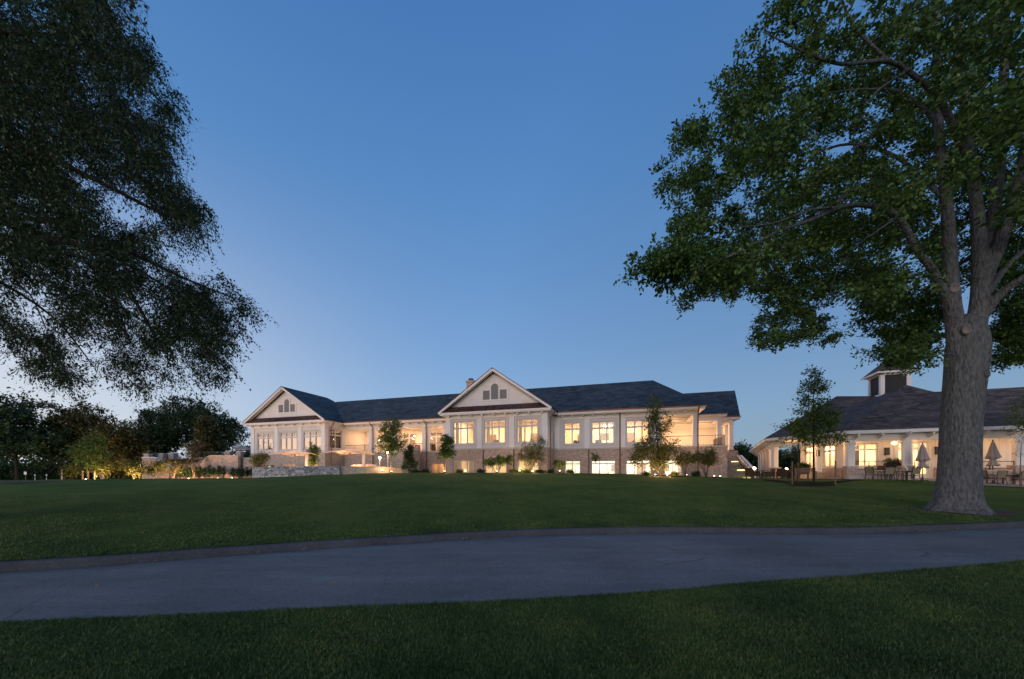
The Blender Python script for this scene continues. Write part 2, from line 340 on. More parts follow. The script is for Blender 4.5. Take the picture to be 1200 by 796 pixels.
# ------------------------------------------------------------------ ground
def interp(pts):
    xs, ys = zip(*pts); return lambda x: np.interp(x, xs, ys)
near_edge = interp([(-200, -23), (-30, .2), (-14, 2.4), (-9, 3.4), (-5.5, 4.14), (-3.85, 4.33), (-2.95, 4.5), (0, 4.86), (1.12, 5.03), (2.4, 5.37), (3.83, 5.74), (5.4, 6.05), (7.24, 6.52), (9.46, 7.09), (14, 8.0), (30, 10.5), (200, 40)])
far_edge = interp([(-200, -14), (-30, .6), (-14, 4.7), (-8.4, 6.3), (-6.6, 7.05), (-5.2, 7.87), (-3.0, 8.8), (-1.2, 9.55), (0, 10), (2.4, 10.4), (4.7, 10.6), (6.9, 10.4), (9.1, 10.4), (12, 10.9), (15.3, 11.7), (20, 13.2), (30, 16.5), (200, 60)])
crest = interp([(-150, .9), (-48, 1.04), (-35, 1.2), (-24, 1.26), (-18, 1.55), (-12, 1.74), (4, 1.74), (11, 1.64), (17, 1.42), (20, 1.28), (25, 1.20), (28.5, 1.24), (31, 1.10), (38, 1.03), (150, .9)])
def crest_y(X): return np.interp(X, [-60, -20, 10, 20, 26, 60], [34, 36, 37, 35, 29, 27])
def smooth_edge(f, X): return (f(X-.9)+f(X-.45)+f(X)+f(X+.45)+f(X+.9))/5
def ground_z(X, Y):
    X = np.asarray(X, float); Y = np.asarray(Y, float); yk = smooth_edge(far_edge, X)+.16; yc = np.maximum(crest_y(X), yk+12); zc = (crest(X-1.5)+crest(X)+crest(X+1.5))/3
    v = (Y-yk)/(yc-yk); vv = np.clip(v, 0, 1); rise = .14+(zc-.14)*(vv**1.04); Yb = np.minimum(Y, 130.)
    far = np.where(zc > EYE, zc, EYE+(zc-EYE)*Yb/yc); return np.where(v < 1, rise, far)
def gz(X, Y): return float(ground_z(X, Y))
Xs = np.concatenate([np.linspace(-400, -60, 12), np.linspace(-58, -12, 40), np.linspace(-11, 20, 120), np.linspace(21, 60, 40), np.linspace(70, 400, 12)])
vs_ = np.concatenate([np.linspace(0, 12, 60), np.linspace(12.4, 45, 70), np.linspace(48, 130, 20), [200, 320, 500, 800]])
def grid(name, rows, m, kind_label=None):
    R = np.array(rows); r, c, _ = R.shape; V = R.reshape(-1, 3); I = np.arange(r*c).reshape(r, c)
    Q = np.stack([I[:-1, :-1], I[:-1, 1:], I[1:, 1:], I[1:, :-1]], -1).reshape(-1, 4)
    me = np_mesh(name, V, Q); me.polygons.foreach_set('use_smooth', [True]*len(me.polygons)); o = link(name, me, m); o['kind'] = 'structure'; return o
rows = []
for v in vs_:
    Y = smooth_edge(far_edge, Xs)+.15+v; z = ground_z(Xs, Y)
    z = z+.02*np.sin(Xs*1.3+Y*.7)*np.clip(v/3, 0, 1)*(v < 40); rows.append(np.stack([Xs, Y, z], -1))
grid('back_lawn', rows, M['lawn'])
Xr = np.concatenate([np.linspace(-200, -31, 12), np.linspace(-30, 40, 180), np.linspace(45, 200, 10)])
rows = []
for k in np.linspace(0, 1, 7):
    Y = (smooth_edge(near_edge, Xr)-.12)*(1-k)+(smooth_edge(far_edge, Xr)+.02)*k; rows.append(np.stack([Xr, Y, 0*Xr+.03*math.sin(k*math.pi)-.02*(k > .9)], -1))
grid('road', rows, M['road'])
rows = []
prof = [(0, -.08), (.005, .08), (.025, .125), (.06, .145), (.15, .15), (.17, .05)]
Xk = np.linspace(-40, 60, 700)
jit = np.interp(Xk, np.linspace(-40, 60, 160), RNG.normal(0, .006, 160)); jz = np.interp(Xk, np.linspace(-40, 60, 110), RNG.normal(0, .004, 110))
for dy, z in prof: rows.append(np.stack([Xk, smooth_edge(far_edge, Xk)+dy+jit, 0*Xk+z+(jz if z > .05 else 0)], -1))
grid('kerb', rows, M['kerb'])
def front_z(X, Y): d = np.clip(smooth_edge(near_edge, X)-Y, 0, 30); return .005+.035*np.clip(d/.25, 0, 1)+.012*np.sin(X*1.1)*np.sin(Y*1.7+1)*np.clip(d, 0, 1)
wob = .018*np.sin(Xr*2.1)
rows = []
for v in np.concatenate([np.linspace(0, 1, 10), np.linspace(1.2, 6, 24), [10, 30, 60]]):
    Y = smooth_edge(near_edge, Xr)-v+(wob if v == 0 else 0); rows.append(np.stack([Xr, Y, front_z(Xr, Y)], -1))
rows = rows[::-1]
grid('front_lawn', rows, M['lawn'])
base = grid('ground', [[(-900, y, -.35), (900, y, -.35)] for y in (-300, 1500)], M['lawn'])

def blades(name, X, Y, Z, h, wd, label):
    n = len(X); a = RNG.uniform(0, 2*np.pi, n); lean = RNG.uniform(.15, .75, n); H = h*RNG.uniform(.6, 1.25, n); b = RNG.uniform(0, 2*np.pi, n)
    P = np.stack([X, Y, Z-.004], -1); sd_ = np.stack([np.cos(a), np.sin(a), 0*a], -1)*(wd*RNG.uniform(.7, 1.3, n))[:, None]/2
    d = np.stack([np.cos(b)*np.sin(lean), np.sin(b)*np.sin(lean), np.cos(lean)], -1)
    mid = P+d*(H*.55)[:, None]; tip = mid+np.stack([np.cos(b)*np.sin(lean*1.8), np.sin(b)*np.sin(lean*1.8), np.cos(lean*1.8)], -1)*(H*.5)[:, None]
    V = np.stack([P-sd_, P+sd_, mid+sd_*.75, tip, mid-sd_*.75], 1).reshape(-1, 3); Q = np.arange(n*5).reshape(n, 5)
    o = link(name, np_mesh(name, V, Q), M['blade']); tag(o, label, 'grass', kind='stuff'); return o
n = 330000
Y = 2.55+(RNG.random(n)**1.25)*5.4; X = RNG.uniform(-1.42, 1.42, n)*(Y+.3); ed = smooth_edge(near_edge, X)+.018*np.sin(X*2.1)+.01*np.sin(X*6.7+1)+RNG.normal(0, .022, n)
k = Y < ed; thin = (np.sin(X*1.9+np.sin(Y*2.3))*np.sin(Y*2.9+X*.7)) > RNG.uniform(.35, 2.2, n); k &= ~thin
blades('foreground_grass', X[k], Y[k], front_z(X[k], Y[k]), .042, .0062, 'short dark green turf nearest the camera, below the road')
n = 230000
v = RNG.random(n)**1.9*14; X = RNG.uniform(-1, 1, n)*(1.42*(v+11)); Y = smooth_edge(far_edge, X)+.17+v; k = np.abs(X) < Y*1.42
X, Y = X[k], Y[k]; k = ((X-16.4)**2+(Y-14.2)**2 > 1.2**2); X, Y = X[k], Y[k]
blades('rising_lawn_grass', X, Y, ground_z(X, Y), .045, .013, 'mown green grass on the bank rising behind the kerb')

n = 260; X = RNG.uniform(-11, 22, n); v = np.where(RNG.random(n) < .5, RNG.normal(-.12, .06, n), RNG.uniform(.3, 9, n)); v = np.where(RNG.random(n) < .25, RNG.uniform(-4, -.2, n), v); Y = smooth_edge(far_edge, X)+v
Z = np.where(v > .15, ground_z(X, Y)+.04, .035); sz = RNG.uniform(.02, .05, n)[:, None]; a_ = RNG.uniform(0, 6.28, n); Pl = np.stack([X, Y, Z], -1); d1 = np.stack([np.cos(a_), np.sin(a_), .3*np.sin(a_*3)], -1)*sz; d2 = np.stack([-np.sin(a_), np.cos(a_), .3*np.cos(a_*2)], -1)*sz*.6
Vl = np.stack([Pl-d1, Pl+d2, Pl+d1, Pl-d2], 1).reshape(-1, 3); o = link('fallen_leaves', np_mesh('fallen_leaves', Vl, np.arange(len(Vl)).reshape(-1, 4)), mat('dry_leaf', (.3, .19, .09), .9, .1, paint((.34, .22, .10), .5))); tag(o, 'scattered dry leaves along the kerb and on the lawn', 'leaves', kind='stuff')
# ------------------------------------------------------------------ trees
class Tree:
    def __init__(s, name, label, cat, base, group=None):
        s.root = thing(name, label, cat, base, 0, group); s.base = Vector(base); s.mb = MB(); s.nodes = []; s.rad = []; s.lv = []; s.twig = []
    def limb(s, pts, r0, r1, n=8, wob=0.0, power=1.0):
        P = [Vector(p) for p in pts]; out = []
        if len(P) == 2: P = [P[0], (P[0]+P[1])/2, P[1]]
        for i in range(len(P)-1):
            a = P[max(i-1, 0)]; b = P[i]; c = P[i+1]; d = P[min(i+2, len(P)-1)]
            for j in range(4):
                t = j/4; out.append(.5*((2*b)+(c-a)*t+(2*a-5*b+4*c-d)*t*t+(3*b-a-3*c+d)*t**3))
        out.append(P[-1])
        if wob: out = [q+Vector(RNG.normal(0, wob, 3)) if 0 < i < len(out)-1 else q for i, q in enumerate(out)]
        L = len(out); R = [r0+(r1-r0)*(i/(L-1))**power for i in range(L)]; s.mb.tube([q-s.base for q in out], R, n)
        for q, r in zip(out, R): s.nodes.append(q); s.rad.append(r)
    def grow(s, clumps, rmax=.05, sag=.12, n=5, skip=0, coef=.011):
        A = np.array([list(q) for q in s.nodes]); Rr = np.array(s.rad); order = np.argsort([min(np.linalg.norm(A-np.array(c), axis=1)) for c in clumps])
        for i in order:
            c = np.array(clumps[i]); d = np.linalg.norm(A-c, axis=1)+np.maximum(0, A[:, 2]-c[2])*.35; d[:skip] += 3; j = int(np.argmin(d)); a = Vector(A[j]); b = Vector(c); L = (b-a).length
            if L < .05: continue
            r0 = min(rmax, Rr[j]*.75, .008+coef*L); mid1 = a.lerp(b, .35)+Vector((*RNG.normal(0, .06*L, 2), L*sag)); mid2 = a.lerp(b, .7)+Vector((*RNG.normal(0, .06*L, 2), L*sag*.8))
            pts = [a, mid1, mid2, b]; rr = [r0, r0*.8, r0*.6, max(.004, r0*.4)]; s.mb.tube([q-s.base for q in pts], rr, n, False)
            A = np.vstack([A, [list(q) for q in pts[1:]]]); Rr = np.concatenate([Rr, rr[1:]])
    def leaves(s, clumps, per, spread, leaf, twigs=7, droop=0.0, bias=(0, 0, .15), aspect=.55, flat=.7, twig_r=.004):
        Cn = np.array([list(q) for q in clumps]); m = len(Cn); D = RNG.normal(0, 1, (m, twigs, 3))*np.array([1, 1, flat])+np.array(bias); D /= np.linalg.norm(D, axis=2, keepdims=True)
        L = spread*RNG.uniform(.5, 1.35, (m, twigs, 1)); S = Cn[:, None, :]+RNG.normal(0, spread*.15, (m, twigs, 3)); Ee = S+D*L; Ee[..., 2] -= droop*L[..., 0]
        S = S.reshape(-1, 3); Ee = Ee.reshape(-1, 3); k = max(1, per//twigs); u = RNG.uniform(.12, 1.05, (len(S), k, 1)); Pp = S[:, None]+(Ee-S)[:, None]*u; Pp[..., 2] -= droop*.25*(u[..., 0]**2)*spread
        Pp = Pp+RNG.normal(0, leaf*.6, Pp.shape); T = np.repeat(((Ee-S)/(np.linalg.norm(Ee-S, axis=1, keepdims=True)+1e-6))[:, None], k, 1)
        Pp = Pp.reshape(-1, 3); T = T.reshape(-1, 3); q = len(Pp)
        ax = T+RNG.normal(0, .75, (q, 3)); ax[:, 2] -= droop*.6; ax /= np.linalg.norm(ax, axis=1, keepdims=True); nn = RNG.normal(0, .55, (q, 3)); nn[:, 2] += .8
        sd_ = np.cross(ax, nn); sd_ /= (np.linalg.norm(sd_, axis=1, keepdims=True)+1e-6); nn = np.cross(sd_, ax); z = leaf*RNG.uniform(.5, 1.55, (q, 1))
        mid = Pp+ax*z*.45; V = np.stack([Pp, mid+sd_*z*aspect*.5+nn*z*.08, Pp+ax*z-nn*z*.06, mid-sd_*z*aspect*.5+nn*z*.08], 1); s.lv.append(V.reshape(-1, 3)-np.array(s.base))
        if twig_r: s.twig.append((S-np.array(s.base), Ee-np.array(s.base), twig_r))
    def finish(s, leafmat, barkmat, crown='crown', tname='trunk'):
        o = s.mb.build(tname, barkmat, s.root, True)
        if s.twig:
            Vs = []; Qs = []; off = 0
            for S, E_, r in s.twig:
                d = E_-S; u = np.cross(d, RNG.normal(0, 1, d.shape)); u /= (np.linalg.norm(u, axis=1, keepdims=True)+1e-6); v = np.cross(d, u); v /= (np.linalg.norm(v, axis=1, keepdims=True)+1e-6)
                ang = [0, 2.094, 4.189]; A = [S+(u*math.cos(a)+v*math.sin(a))*r for a in ang]; B = [E_+(u*math.cos(a)+v*math.sin(a))*r*.35 for a in ang]
                V = np.stack(A+B, 1).reshape(-1, 3); i = np.arange(len(S))[:, None]*6+off
                Qs += [i+np.array([[a, (a+1) % 3, (a+1) % 3+3, a+3]]) for a in range(3)]; Vs.append(V); off += len(V)
            tw = np_mesh('twigs', np.concatenate(Vs), np.concatenate(Qs)); t = link('twigs', tw, barkmat, o); t['kind'] = 'stuff'
        V = np.concatenate(s.lv); me = np_mesh(crown, V, np.arange(len(V)).reshape(-1, 4)); c = link(crown, me, leafmat, s.root); return s.root
def in_poly(x, y, P):
    ins = np.zeros(len(x), bool); j = len(P)-1
    for i in range(len(P)):
        xi, yi = P[i]; xj, yj = P[j]; c = ((yi > y) != (yj > y)) & (x < (xj-xi)*(y-yi)/((yj-yi) or 1e-9)+xi); ins ^= c; j = i
    return ins

# --- the big oak on the right
OY = 14.2; ob = px(1121, 597, OY)
t = Tree('oak_tree', 'big old oak with a thick grey trunk and flared roots beside the road', 'tree', (ob.x, ob.y, gz(ob.x, ob.y)-.05))
def op(x, y, dY=0): return px(x, y, OY+dY)
mb = t.mb; rp = []
prof = [(-.15, 1.0), (.0, .88), (.15, .75), (.35, .66), (.7, .60), (1.3, .565), (2.2, .545), (3.2, .54), (4.2, .545), (5.0, .56), (5.5, .575), (6.0, .585), (6.5, .53), (7.0, .38), (7.3, .12)]
nseg = 40; i0 = len(mb.v)
ph = [RNG.uniform(0, 6.28) for _ in range(7)]
for z, r in prof:
    cx = ob.x+.06*z+.03*math.sin(z*1.3); cyy = ob.y
    for j in range(nseg):
        a = 2*math.pi*j/nseg; fl = max(0, 1-z/1.0)**2
        rr = r*(1+.16*fl*math.sin(5*a+ph[0])+.09*fl*math.sin(9*a+ph[1])+.028*math.sin(3*a+z*.8+ph[2])+.014*math.sin(11*a+ph[3]+z*.5)+.01*math.sin(23*a+z+ph[4]))
        mb.v.append((cx+rr*math.cos(a)-t.base.x, cyy+rr*math.sin(a)-t.base.y, z+gz(ob.x, ob.y)-t.base.z))
for k in range(len(prof)-1):
    for j in range(nseg):
        a = i0+k*nseg+j; b = i0+k*nseg+(j+1) % nseg; mb.f.append((a, b, b+nseg, a+nseg))
mb.f.append(tuple(i0+j for j in range(nseg))[::-1]); mb.f.append(tuple(i0+(len(prof)-1)*nseg+j for j in range(nseg)))
for z in (3.5, 5, 6.2): t.nodes.append(Vector((ob.x+.3, ob.y, z))); t.rad.append(.5)
L = t.limb
L([op(1126, 440), op(1121, 395), op(1115, 345, -.1), op(1113, 290, -.2), op(1108, 225, -.4), op(1101, 160, -.2), op(1098, 60), op(1092, -60), op(1085, -200)], .44, .07, 14, 0, .42)      # left stem
L([op(1134, 440), op(1142, 390), op(1148, 350), op(1148, 290, .2), op(1142, 220, .5), op(1134, 150, .4), op(1126, 60, .3), op(1124, -60), op(1130, -220)], .48, .08, 14, 0, .42)   # right stem
L([op(1148, 330), op(1160, 280, .3), op(1171, 200, .3), op(1176, 120, .2), op(1178, 0, .2), op(1180, -160, .5)], 0.224, 0.072, 12)
L([op(1150, 335), op(1172, 285, -.1), op(1190, 225, -.4), op(1206, 150, -.8), op(1225, 40, -1), op(1250, -100, -1)], 0.224, 0.064, 12)
L([op(1152, 372), op(1172, 345, -.4), op(1205, 322, -.9), op(1260, 290, -1.6), op(1330, 270, -2)], 0.163, 0.056, 10)
L([op(1156, 345), op(1180, 312, .6), op(1210, 288, 1), op(1280, 250, 1.6)], 0.136, 0.048, 10)
L([op(1112, 356), op(1101, 332, -.2), op(1090, 312, -.4), op(1074, 293, -.6), op(1052, 254, -1), op(1019, 241, -1.4), op(985, 243, -1.9), op(950, 258, -2.3), op(913, 271, -2.7), op(858, 299, -3.2), op(812, 314, -3.4), op(778, 314, -3.4)], 0.146, 0.024, 10)
L([op(985, 243, -1.9), op(950, 246, -2.8), op(905, 262, -3.6), op(850, 270, -4.3), op(790, 300, -4.6)], 0.051, 0.016, 7)
L([op(1019, 275, -.8), op(985, 310, -.6), op(972, 345, -.3), op(958, 372, 0), op(930, 392, 0)], 0.041, 0.014, 6)
L([op(1052, 254, -1), op(1019, 277, -.8)], 0.048, 0.048, 6)
L([op(1108, 240, .2), op(1101, 227, .6), op(1074, 205, 1), op(1052, 185, 1.4), op(1007, 169, 1.9), op(963, 177, 2.4), op(930, 205, 2.8), op(880, 215, 3.2)], 0.116, 0.024, 9)
L([op(1130, 180, -.2), op(1107, 127, -.8), op(1090, 105, -1.1), op(1074, 91, -1.4), op(1041, 72, -1.9), op(985, 75, -2.5), op(940, 60, -3), op(900, 40, -3.4)], 0.129, 0.028, 9)
L([op(1041, 72, -1.9), op(1000, 30, -2.4), op(980, -20, -2.8), op(960, -80, -3)], 0.068, 0.024, 7)
L([op(963, 110, -1), op(1010, 105, -.6), op(1060, 110, .2), op(1105, 150, .4)], 0.020, 0.096, 7)
L([op(985, 160, -2.2), op(1010, 130, -2.0), op(1030, 105, -1.8), op(1060, 86, -1.6)], 0.020, 0.056, 6)
L([op(1140, 300, .4), op(1095, 330, 2.4), op(1050, 370, 4), op(1020, 395, 5)], 0.082, 0.020, 7)
L([op(1144, 330, .5), op(1165, 350, 2.6), op(1180, 372, 4), op(1210, 390, 5)], 0.075, 0.020, 7)
limbs = np.array([(600+q.x/q.y*F, HZ-(q.z-EYE)/q.y*F, q.y, r) for q, r in zip(t.nodes, t.rad)]); core = t.mb; t.mb = MB(); limbs = limbs[~((limbs[:, 0] > 1088) & (limbs[:, 1] < 205) & (np.arange(len(limbs)) % 9 > 1))]
for sgn, (x_, y_, r_) in enumerate(((1105, 343, .12), (1114, 392, .10), (1141, 427, .09), (1138, 444, .09))):       # healed branch scars
    nrm = [Vector((-.55, -.83, .1)), Vector((-.72, -.69, .05)), Vector((.45, -.88, .1)), Vector((.3, -.95, .1))][sgn].normalized(); cen = [op(1114, 343), op(1131, 392), op(1131, 427), op(1130, 444)][sgn]; c = cen+nrm*[.36, .565, .575, .57][sgn]
    k = MB(); k.lathe((0, 0, 0), [(r_*1.3, -.25), (r_*1.25, .0), (r_*1.0, .055), (r_*.8, .03), (r_*.3, .015)], 14, 1.35); o = k.build('branch_scar', M['cut_wood'] if sgn < 2 else M['oak_bark'], t.root, True)
    o.location = c-t.base; o.rotation_mode = 'QUATERNION'; o.rotation_quaternion = nrm.to_track_quat('Z', 'Y')
oakP = [(905, -400), (905, 2), (888, 30), (868, 60), (858, 85), (846, 108), (828, 136), (781, 150), (772, 194), (780, 216), (797, 240), (788, 275), (745, 290), (733, 330), (757, 330), (822, 320), (786, 360), (822, 362), (886, 335), (902, 352), (899, 374), (873, 402), (908, 405), (952, 390), (969, 405), (1006, 382), (963, 362), (985, 335), (1013, 343), (1008, 365), (1030, 382), (1019, 393), (1030, 412), (1074, 432), (1095, 425), (1105, 370), (1110, 335), (1140, 340), (1165, 360), (1190, 420), (1225, 435), (1700, 450), (1700, -400)]
n = 60000; cc = np.array([ob.x, ob.y, 11.0]); P = RNG.normal(0, 1, (n, 3)); P /= np.linalg.norm(P, axis=1, keepdims=True); P = cc+P*(RNG.random((n, 1))**.45)*np.array([12.6, 7.6, 10.5])
u = 600+P[:, 0]/P[:, 1]*F; v = HZ-(P[:, 2]-EYE)/P[:, 1]*F
k = in_poly(u, v, oakP) & (P[:, 1] > 8.6) & (v > -380) & (P[:, 2] > 5.2-.0*u)
k &= ~((np.abs(u-1128) < 46) & (v > 215) & (P[:, 1] < OY+.6))                  # keep the trunk and fork open
k &= ~((u > 1160) & (v > 250) & (P[:, 1] < OY+.4))
gapn = np.sin(u*.045+1)*np.sin(v*.05+2)+.6*np.sin(u*.021+v*.033); k &= (gapn < RNG.uniform(.5, 1.6, n))
du = u[k][:, None]-limbs[None, :, 0]; dv = v[k][:, None]-limbs[None, :, 1]; rad_ = 13+limbs[None, :, 3]/limbs[None, :, 2]*F
hid = ((du*du+dv*dv < rad_**2) & (P[k][:, 1][:, None] < limbs[None, :, 2]+.25)).any(1) & (RNG.random(int(k.sum())) < .9); kk = np.where(k)[0][~hid]; k = np.zeros(len(u), bool); k[kk] = True
P = P[k]; vis = (u[k] < 1215) & (v[k] > -20)
def pads(Q, dmin, count, per, sx, sz):
    cen = []
    for q in Q:
        if len(cen) >= count: break
        if all((abs(q-c)*np.array([1, 1, 1.9])).dot(abs(q-c)*np.array([1, 1, 1.9])) > dmin*dmin for c in cen[-400:]): cen.append(q)
    cen = np.array(cen); sc_ = RNG.uniform(.7, 1.25, (len(cen), 1, 1)); out_ = cen[:, None]+RNG.normal(0, 1, (len(cen), per, 3))*np.array([sx, sx, sz])*sc_
    return out_.reshape(-1, 3)
A = pads(P[vis], 1.38, 300, 6, .48, .16); B = pads(P[~vis], 1.9, 90, 5, .8, .3)
uA = 600+A[:, 0]/A[:, 1]*F; vA = HZ-(A[:, 2]-EYE)/A[:, 1]*F
du = uA[:, None]-limbs[None, :, 0]; dv = vA[:, None]-limbs[None, :, 1]; okA = ~((du*du+dv*dv < (8+limbs[None, :, 3]/limbs[None, :, 2]*F)**2) & (A[:, 1][:, None] < limbs[None, :, 2]+.2)).any(1)
okA &= in_poly(uA, vA, [(x_-(6 if x_ < 1100 else 0), y_+5) for x_, y_ in oakP]); A = A[okA]
def fill(n_, x0_, x1_, y0_, y1_, Y0, Y1): q = [px(RNG.uniform(x0_, x1_), RNG.uniform(y0_, y1_), RNG.uniform(Y0, Y1)) for _ in range(n_)]; return pads(np.array([list(k_) for k_ in q]), .9, n_, 5, .42, .15)
A = np.concatenate([A, fill(34, 1022, 1096, 345, 425, 16.2, 19.5), fill(34, 1164, 1225, 335, 425, 15.8, 19), fill(20, 1160, 1230, 240, 330, 16, 20), pads(np.array([list(op(x_, y_, -3.4+RNG.uniform(-.4, .4))) for x_, y_ in ((768, 314), (776, 304), (782, 320), (796, 300), (804, 322), (818, 302), (828, 322), (846, 298), (858, 312), (790, 312))]), .2, 10, 5, .34, .13)])
# edge clumps: sprays that reach the outline seen from the road
t.grow([Vector(q) for q in np.concatenate([A, B])], rmax=.06, sag=.10, n=5, skip=3)
t.leaves(A, 126, .41, .108, 8, .12, (0, 0, .05), .62, .5); t.leaves(B, 60, .7, .17, 6, .1, (0, 0, .05), .62, .55)
core_o = core.build('trunk', M['oak_bark'], t.root, True); rm = core_o.modifiers.new('fuse', 'REMESH'); rm.mode = 'VOXEL'; rm.voxel_size = .035; rm.use_smooth_shade = True; sm = core_o.modifiers.new('smooth', 'SMOOTH'); sm.factor = .5; sm.iterations = 4
t.finish(M['oak_leaf'], M['oak_bark'], tname='branches')
m = MB(); prof = []
for k in range(30):
    a = 2*math.pi*k/30; r = 1.5+.35*math.sin(3*a)+.2*math.sin(7*a+1); x_, y_ = ob.x+.2+r*1.3*math.cos(a), ob.y-.1+r*.62*math.sin(a); prof.append((x_, y_, gz(x_, y_)+.012))
m.poly(prof); o = m.build('bare_earth', M['track']); o['kind'] = 'structure'

# --- the drooping tree on the left, trunk just outside the frame
LX, LY = -14.6, 9.6
t = Tree('weeping_elm_tree', 'tall dark tree with drooping fine leaved branches entering from the left', 'tree', (LX, LY, gz(LX, LY)-.1))
def lp(x, y, Y): return px(x, y, Y)
g0 = Vector((LX, LY, gz(LX, LY)-.1))
t.limb([g0, g0+Vector((.05, 0, 2)), g0+Vector((.2, 0, 5)), g0+Vector((.1, .1, 9)), g0+Vector((0, 0, 15))], .55, .12, 14)
t.limb([g0+Vector((.2, 0, 4.8)), lp(-70, 300, 9.2), lp(0, 292, 9), lp(50, 280, 8.9), lp(110, 295, 8.9), lp(150, 340, 8.9), lp(185, 400, 9)], 0.149, 0.021, 9)
t.limb([lp(20, 290, 9), lp(60, 297, 8.7), lp(95, 302, 8.6), lp(130, 345, 8.6), lp(152, 400, 8.6)], 0.062, 0.014, 7)
t.limb([lp(0, 250, 9), lp(60, 262, 8.9), lp(100, 287, 8.8), lp(112, 292, 8.8), lp(150, 310, 9.4), lp(200, 340, 9.8), lp(250, 380, 10)], 0.062, 0.014, 7)
t.limb([lp(5, 293, 9), lp(25, 305, 8.8), lp(32, 320, 8.8), lp(15, 330, 8.8), lp(35, 345, 8.8), lp(52, 380, 8.8)], 0.043, 0.008, 6)
t.limb([g0+Vector((.2, 0, 5.4)), lp(-60, 250, 9.4), lp(0, 240, 9.4), lp(80, 265, 9.6), lp(160, 300, 9.9), lp(225, 330, 10.1), lp(275, 350, 10.1)], 0.099, 0.014, 8)
t.limb([g0+Vector((.2, 0, 6.5)), lp(-60, 170, 8.6), lp(30, 175, 8.3), lp(120, 215, 8.3), lp(190, 250, 8.5), lp(240, 262, 8.6)], 0.093, 0.014, 8)
t.limb([g0+Vector((.1, 0, 8)), lp(-60, 60, 9.4), lp(40, 40, 9.2), lp(130, 70, 9.2), lp(200, 130, 9.3)], 0.093, 0.014, 8)
t.limb([g0+Vector((.1, 0, 9)), lp(-60, -40, 8.8), lp(60, -70, 8.4), lp(130, -30, 8.4), lp(158, 10, 8.5)], 0.087, 0.014, 8)
t.limb([g0+Vector((.1, 0, 5)), lp(-120, 280, 11), lp(-20, 320, 12), lp(60, 370, 12.4), lp(110, 430, 12.6)], 0.087, 0.014, 8)
elmP = [(-500, -400), (178, -400), (175, 0), (147, 25), (187, 36), (181, 60), (203, 78), (206, 112), (222, 136), (205, 148), (214, 175), (198, 199), (234, 230), (254, 260), (230, 272), (252, 313), (296, 348), (292, 374), (275, 398), (262, 444), (233, 455), (205, 448), (181, 470), (150, 458), (108, 440), (96, 458), (54, 458), (36, 430), (18, 440), (12, 398), (0, 386), (-500, 420)]
n = 70000; P = np.array([LX+.5, LY, 9.5])+(lambda q: q/np.linalg.norm(q, axis=1, keepdims=True))(RNG.normal(0, 1, (n, 3)))*(RNG.random((n, 1))**.45)*np.array([9.6, 4.6, 9.5])
u = 600+P[:, 0]/P[:, 1]*F; v = HZ-(P[:, 2]-EYE)/P[:, 1]*F; k = in_poly(u+8, v+14, elmP) & in_poly(u, v, elmP) & (v > -350) & (P[:, 1] > 6)
gapn = np.sin(u*.05+.5*np.sin(v*.03))*np.sin(v*.055+1)+.5*np.sin(u*.025-v*.035); thr = np.where(v > 200, RNG.uniform(-.5, .95, n), RNG.uniform(.1, 1.6, n)); k &= gapn < thr
P = P[k]; vis = (u[k] > -20) & (v[k] > -20); A = P[vis][:1480]; B = P[~vis][:350]
uP = 600+P[vis][:, 0]/P[vis][:, 1]*F; A = np.concatenate([A, P[vis][1480:][uP[1480:] > 205][:70]]); tip = [px(x_+RNG.uniform(-5, 5), y_+RNG.uniform(-6, 6), Y) for x_, y_, Y in ((284, 350, 10), (290, 358, 10.1), (279, 362, 9.8), (276, 384, 9.8), (268, 404, 9.7), (262, 424, 9.6), (268, 345, 9.9), (258, 440, 9.7), (250, 390, 9.6), (244, 412, 9.4)) for _ in range(2)]; A = np.concatenate([A, np.array([list(q) for q in tip])])
t.grow([Vector(q) for q in np.concatenate([A, B])], rmax=.045, sag=.14, n=4, skip=8, coef=.007)
t.leaves(A, 150, .42, .060, 10, .75, (.35, 0, -.15), .46, .8, .0035); t.leaves(B, 50, .7, .16, 6, .6, (0, 0, 0), .5, .8, .004)
t.finish(M['elm_leaf'], M['bark'])

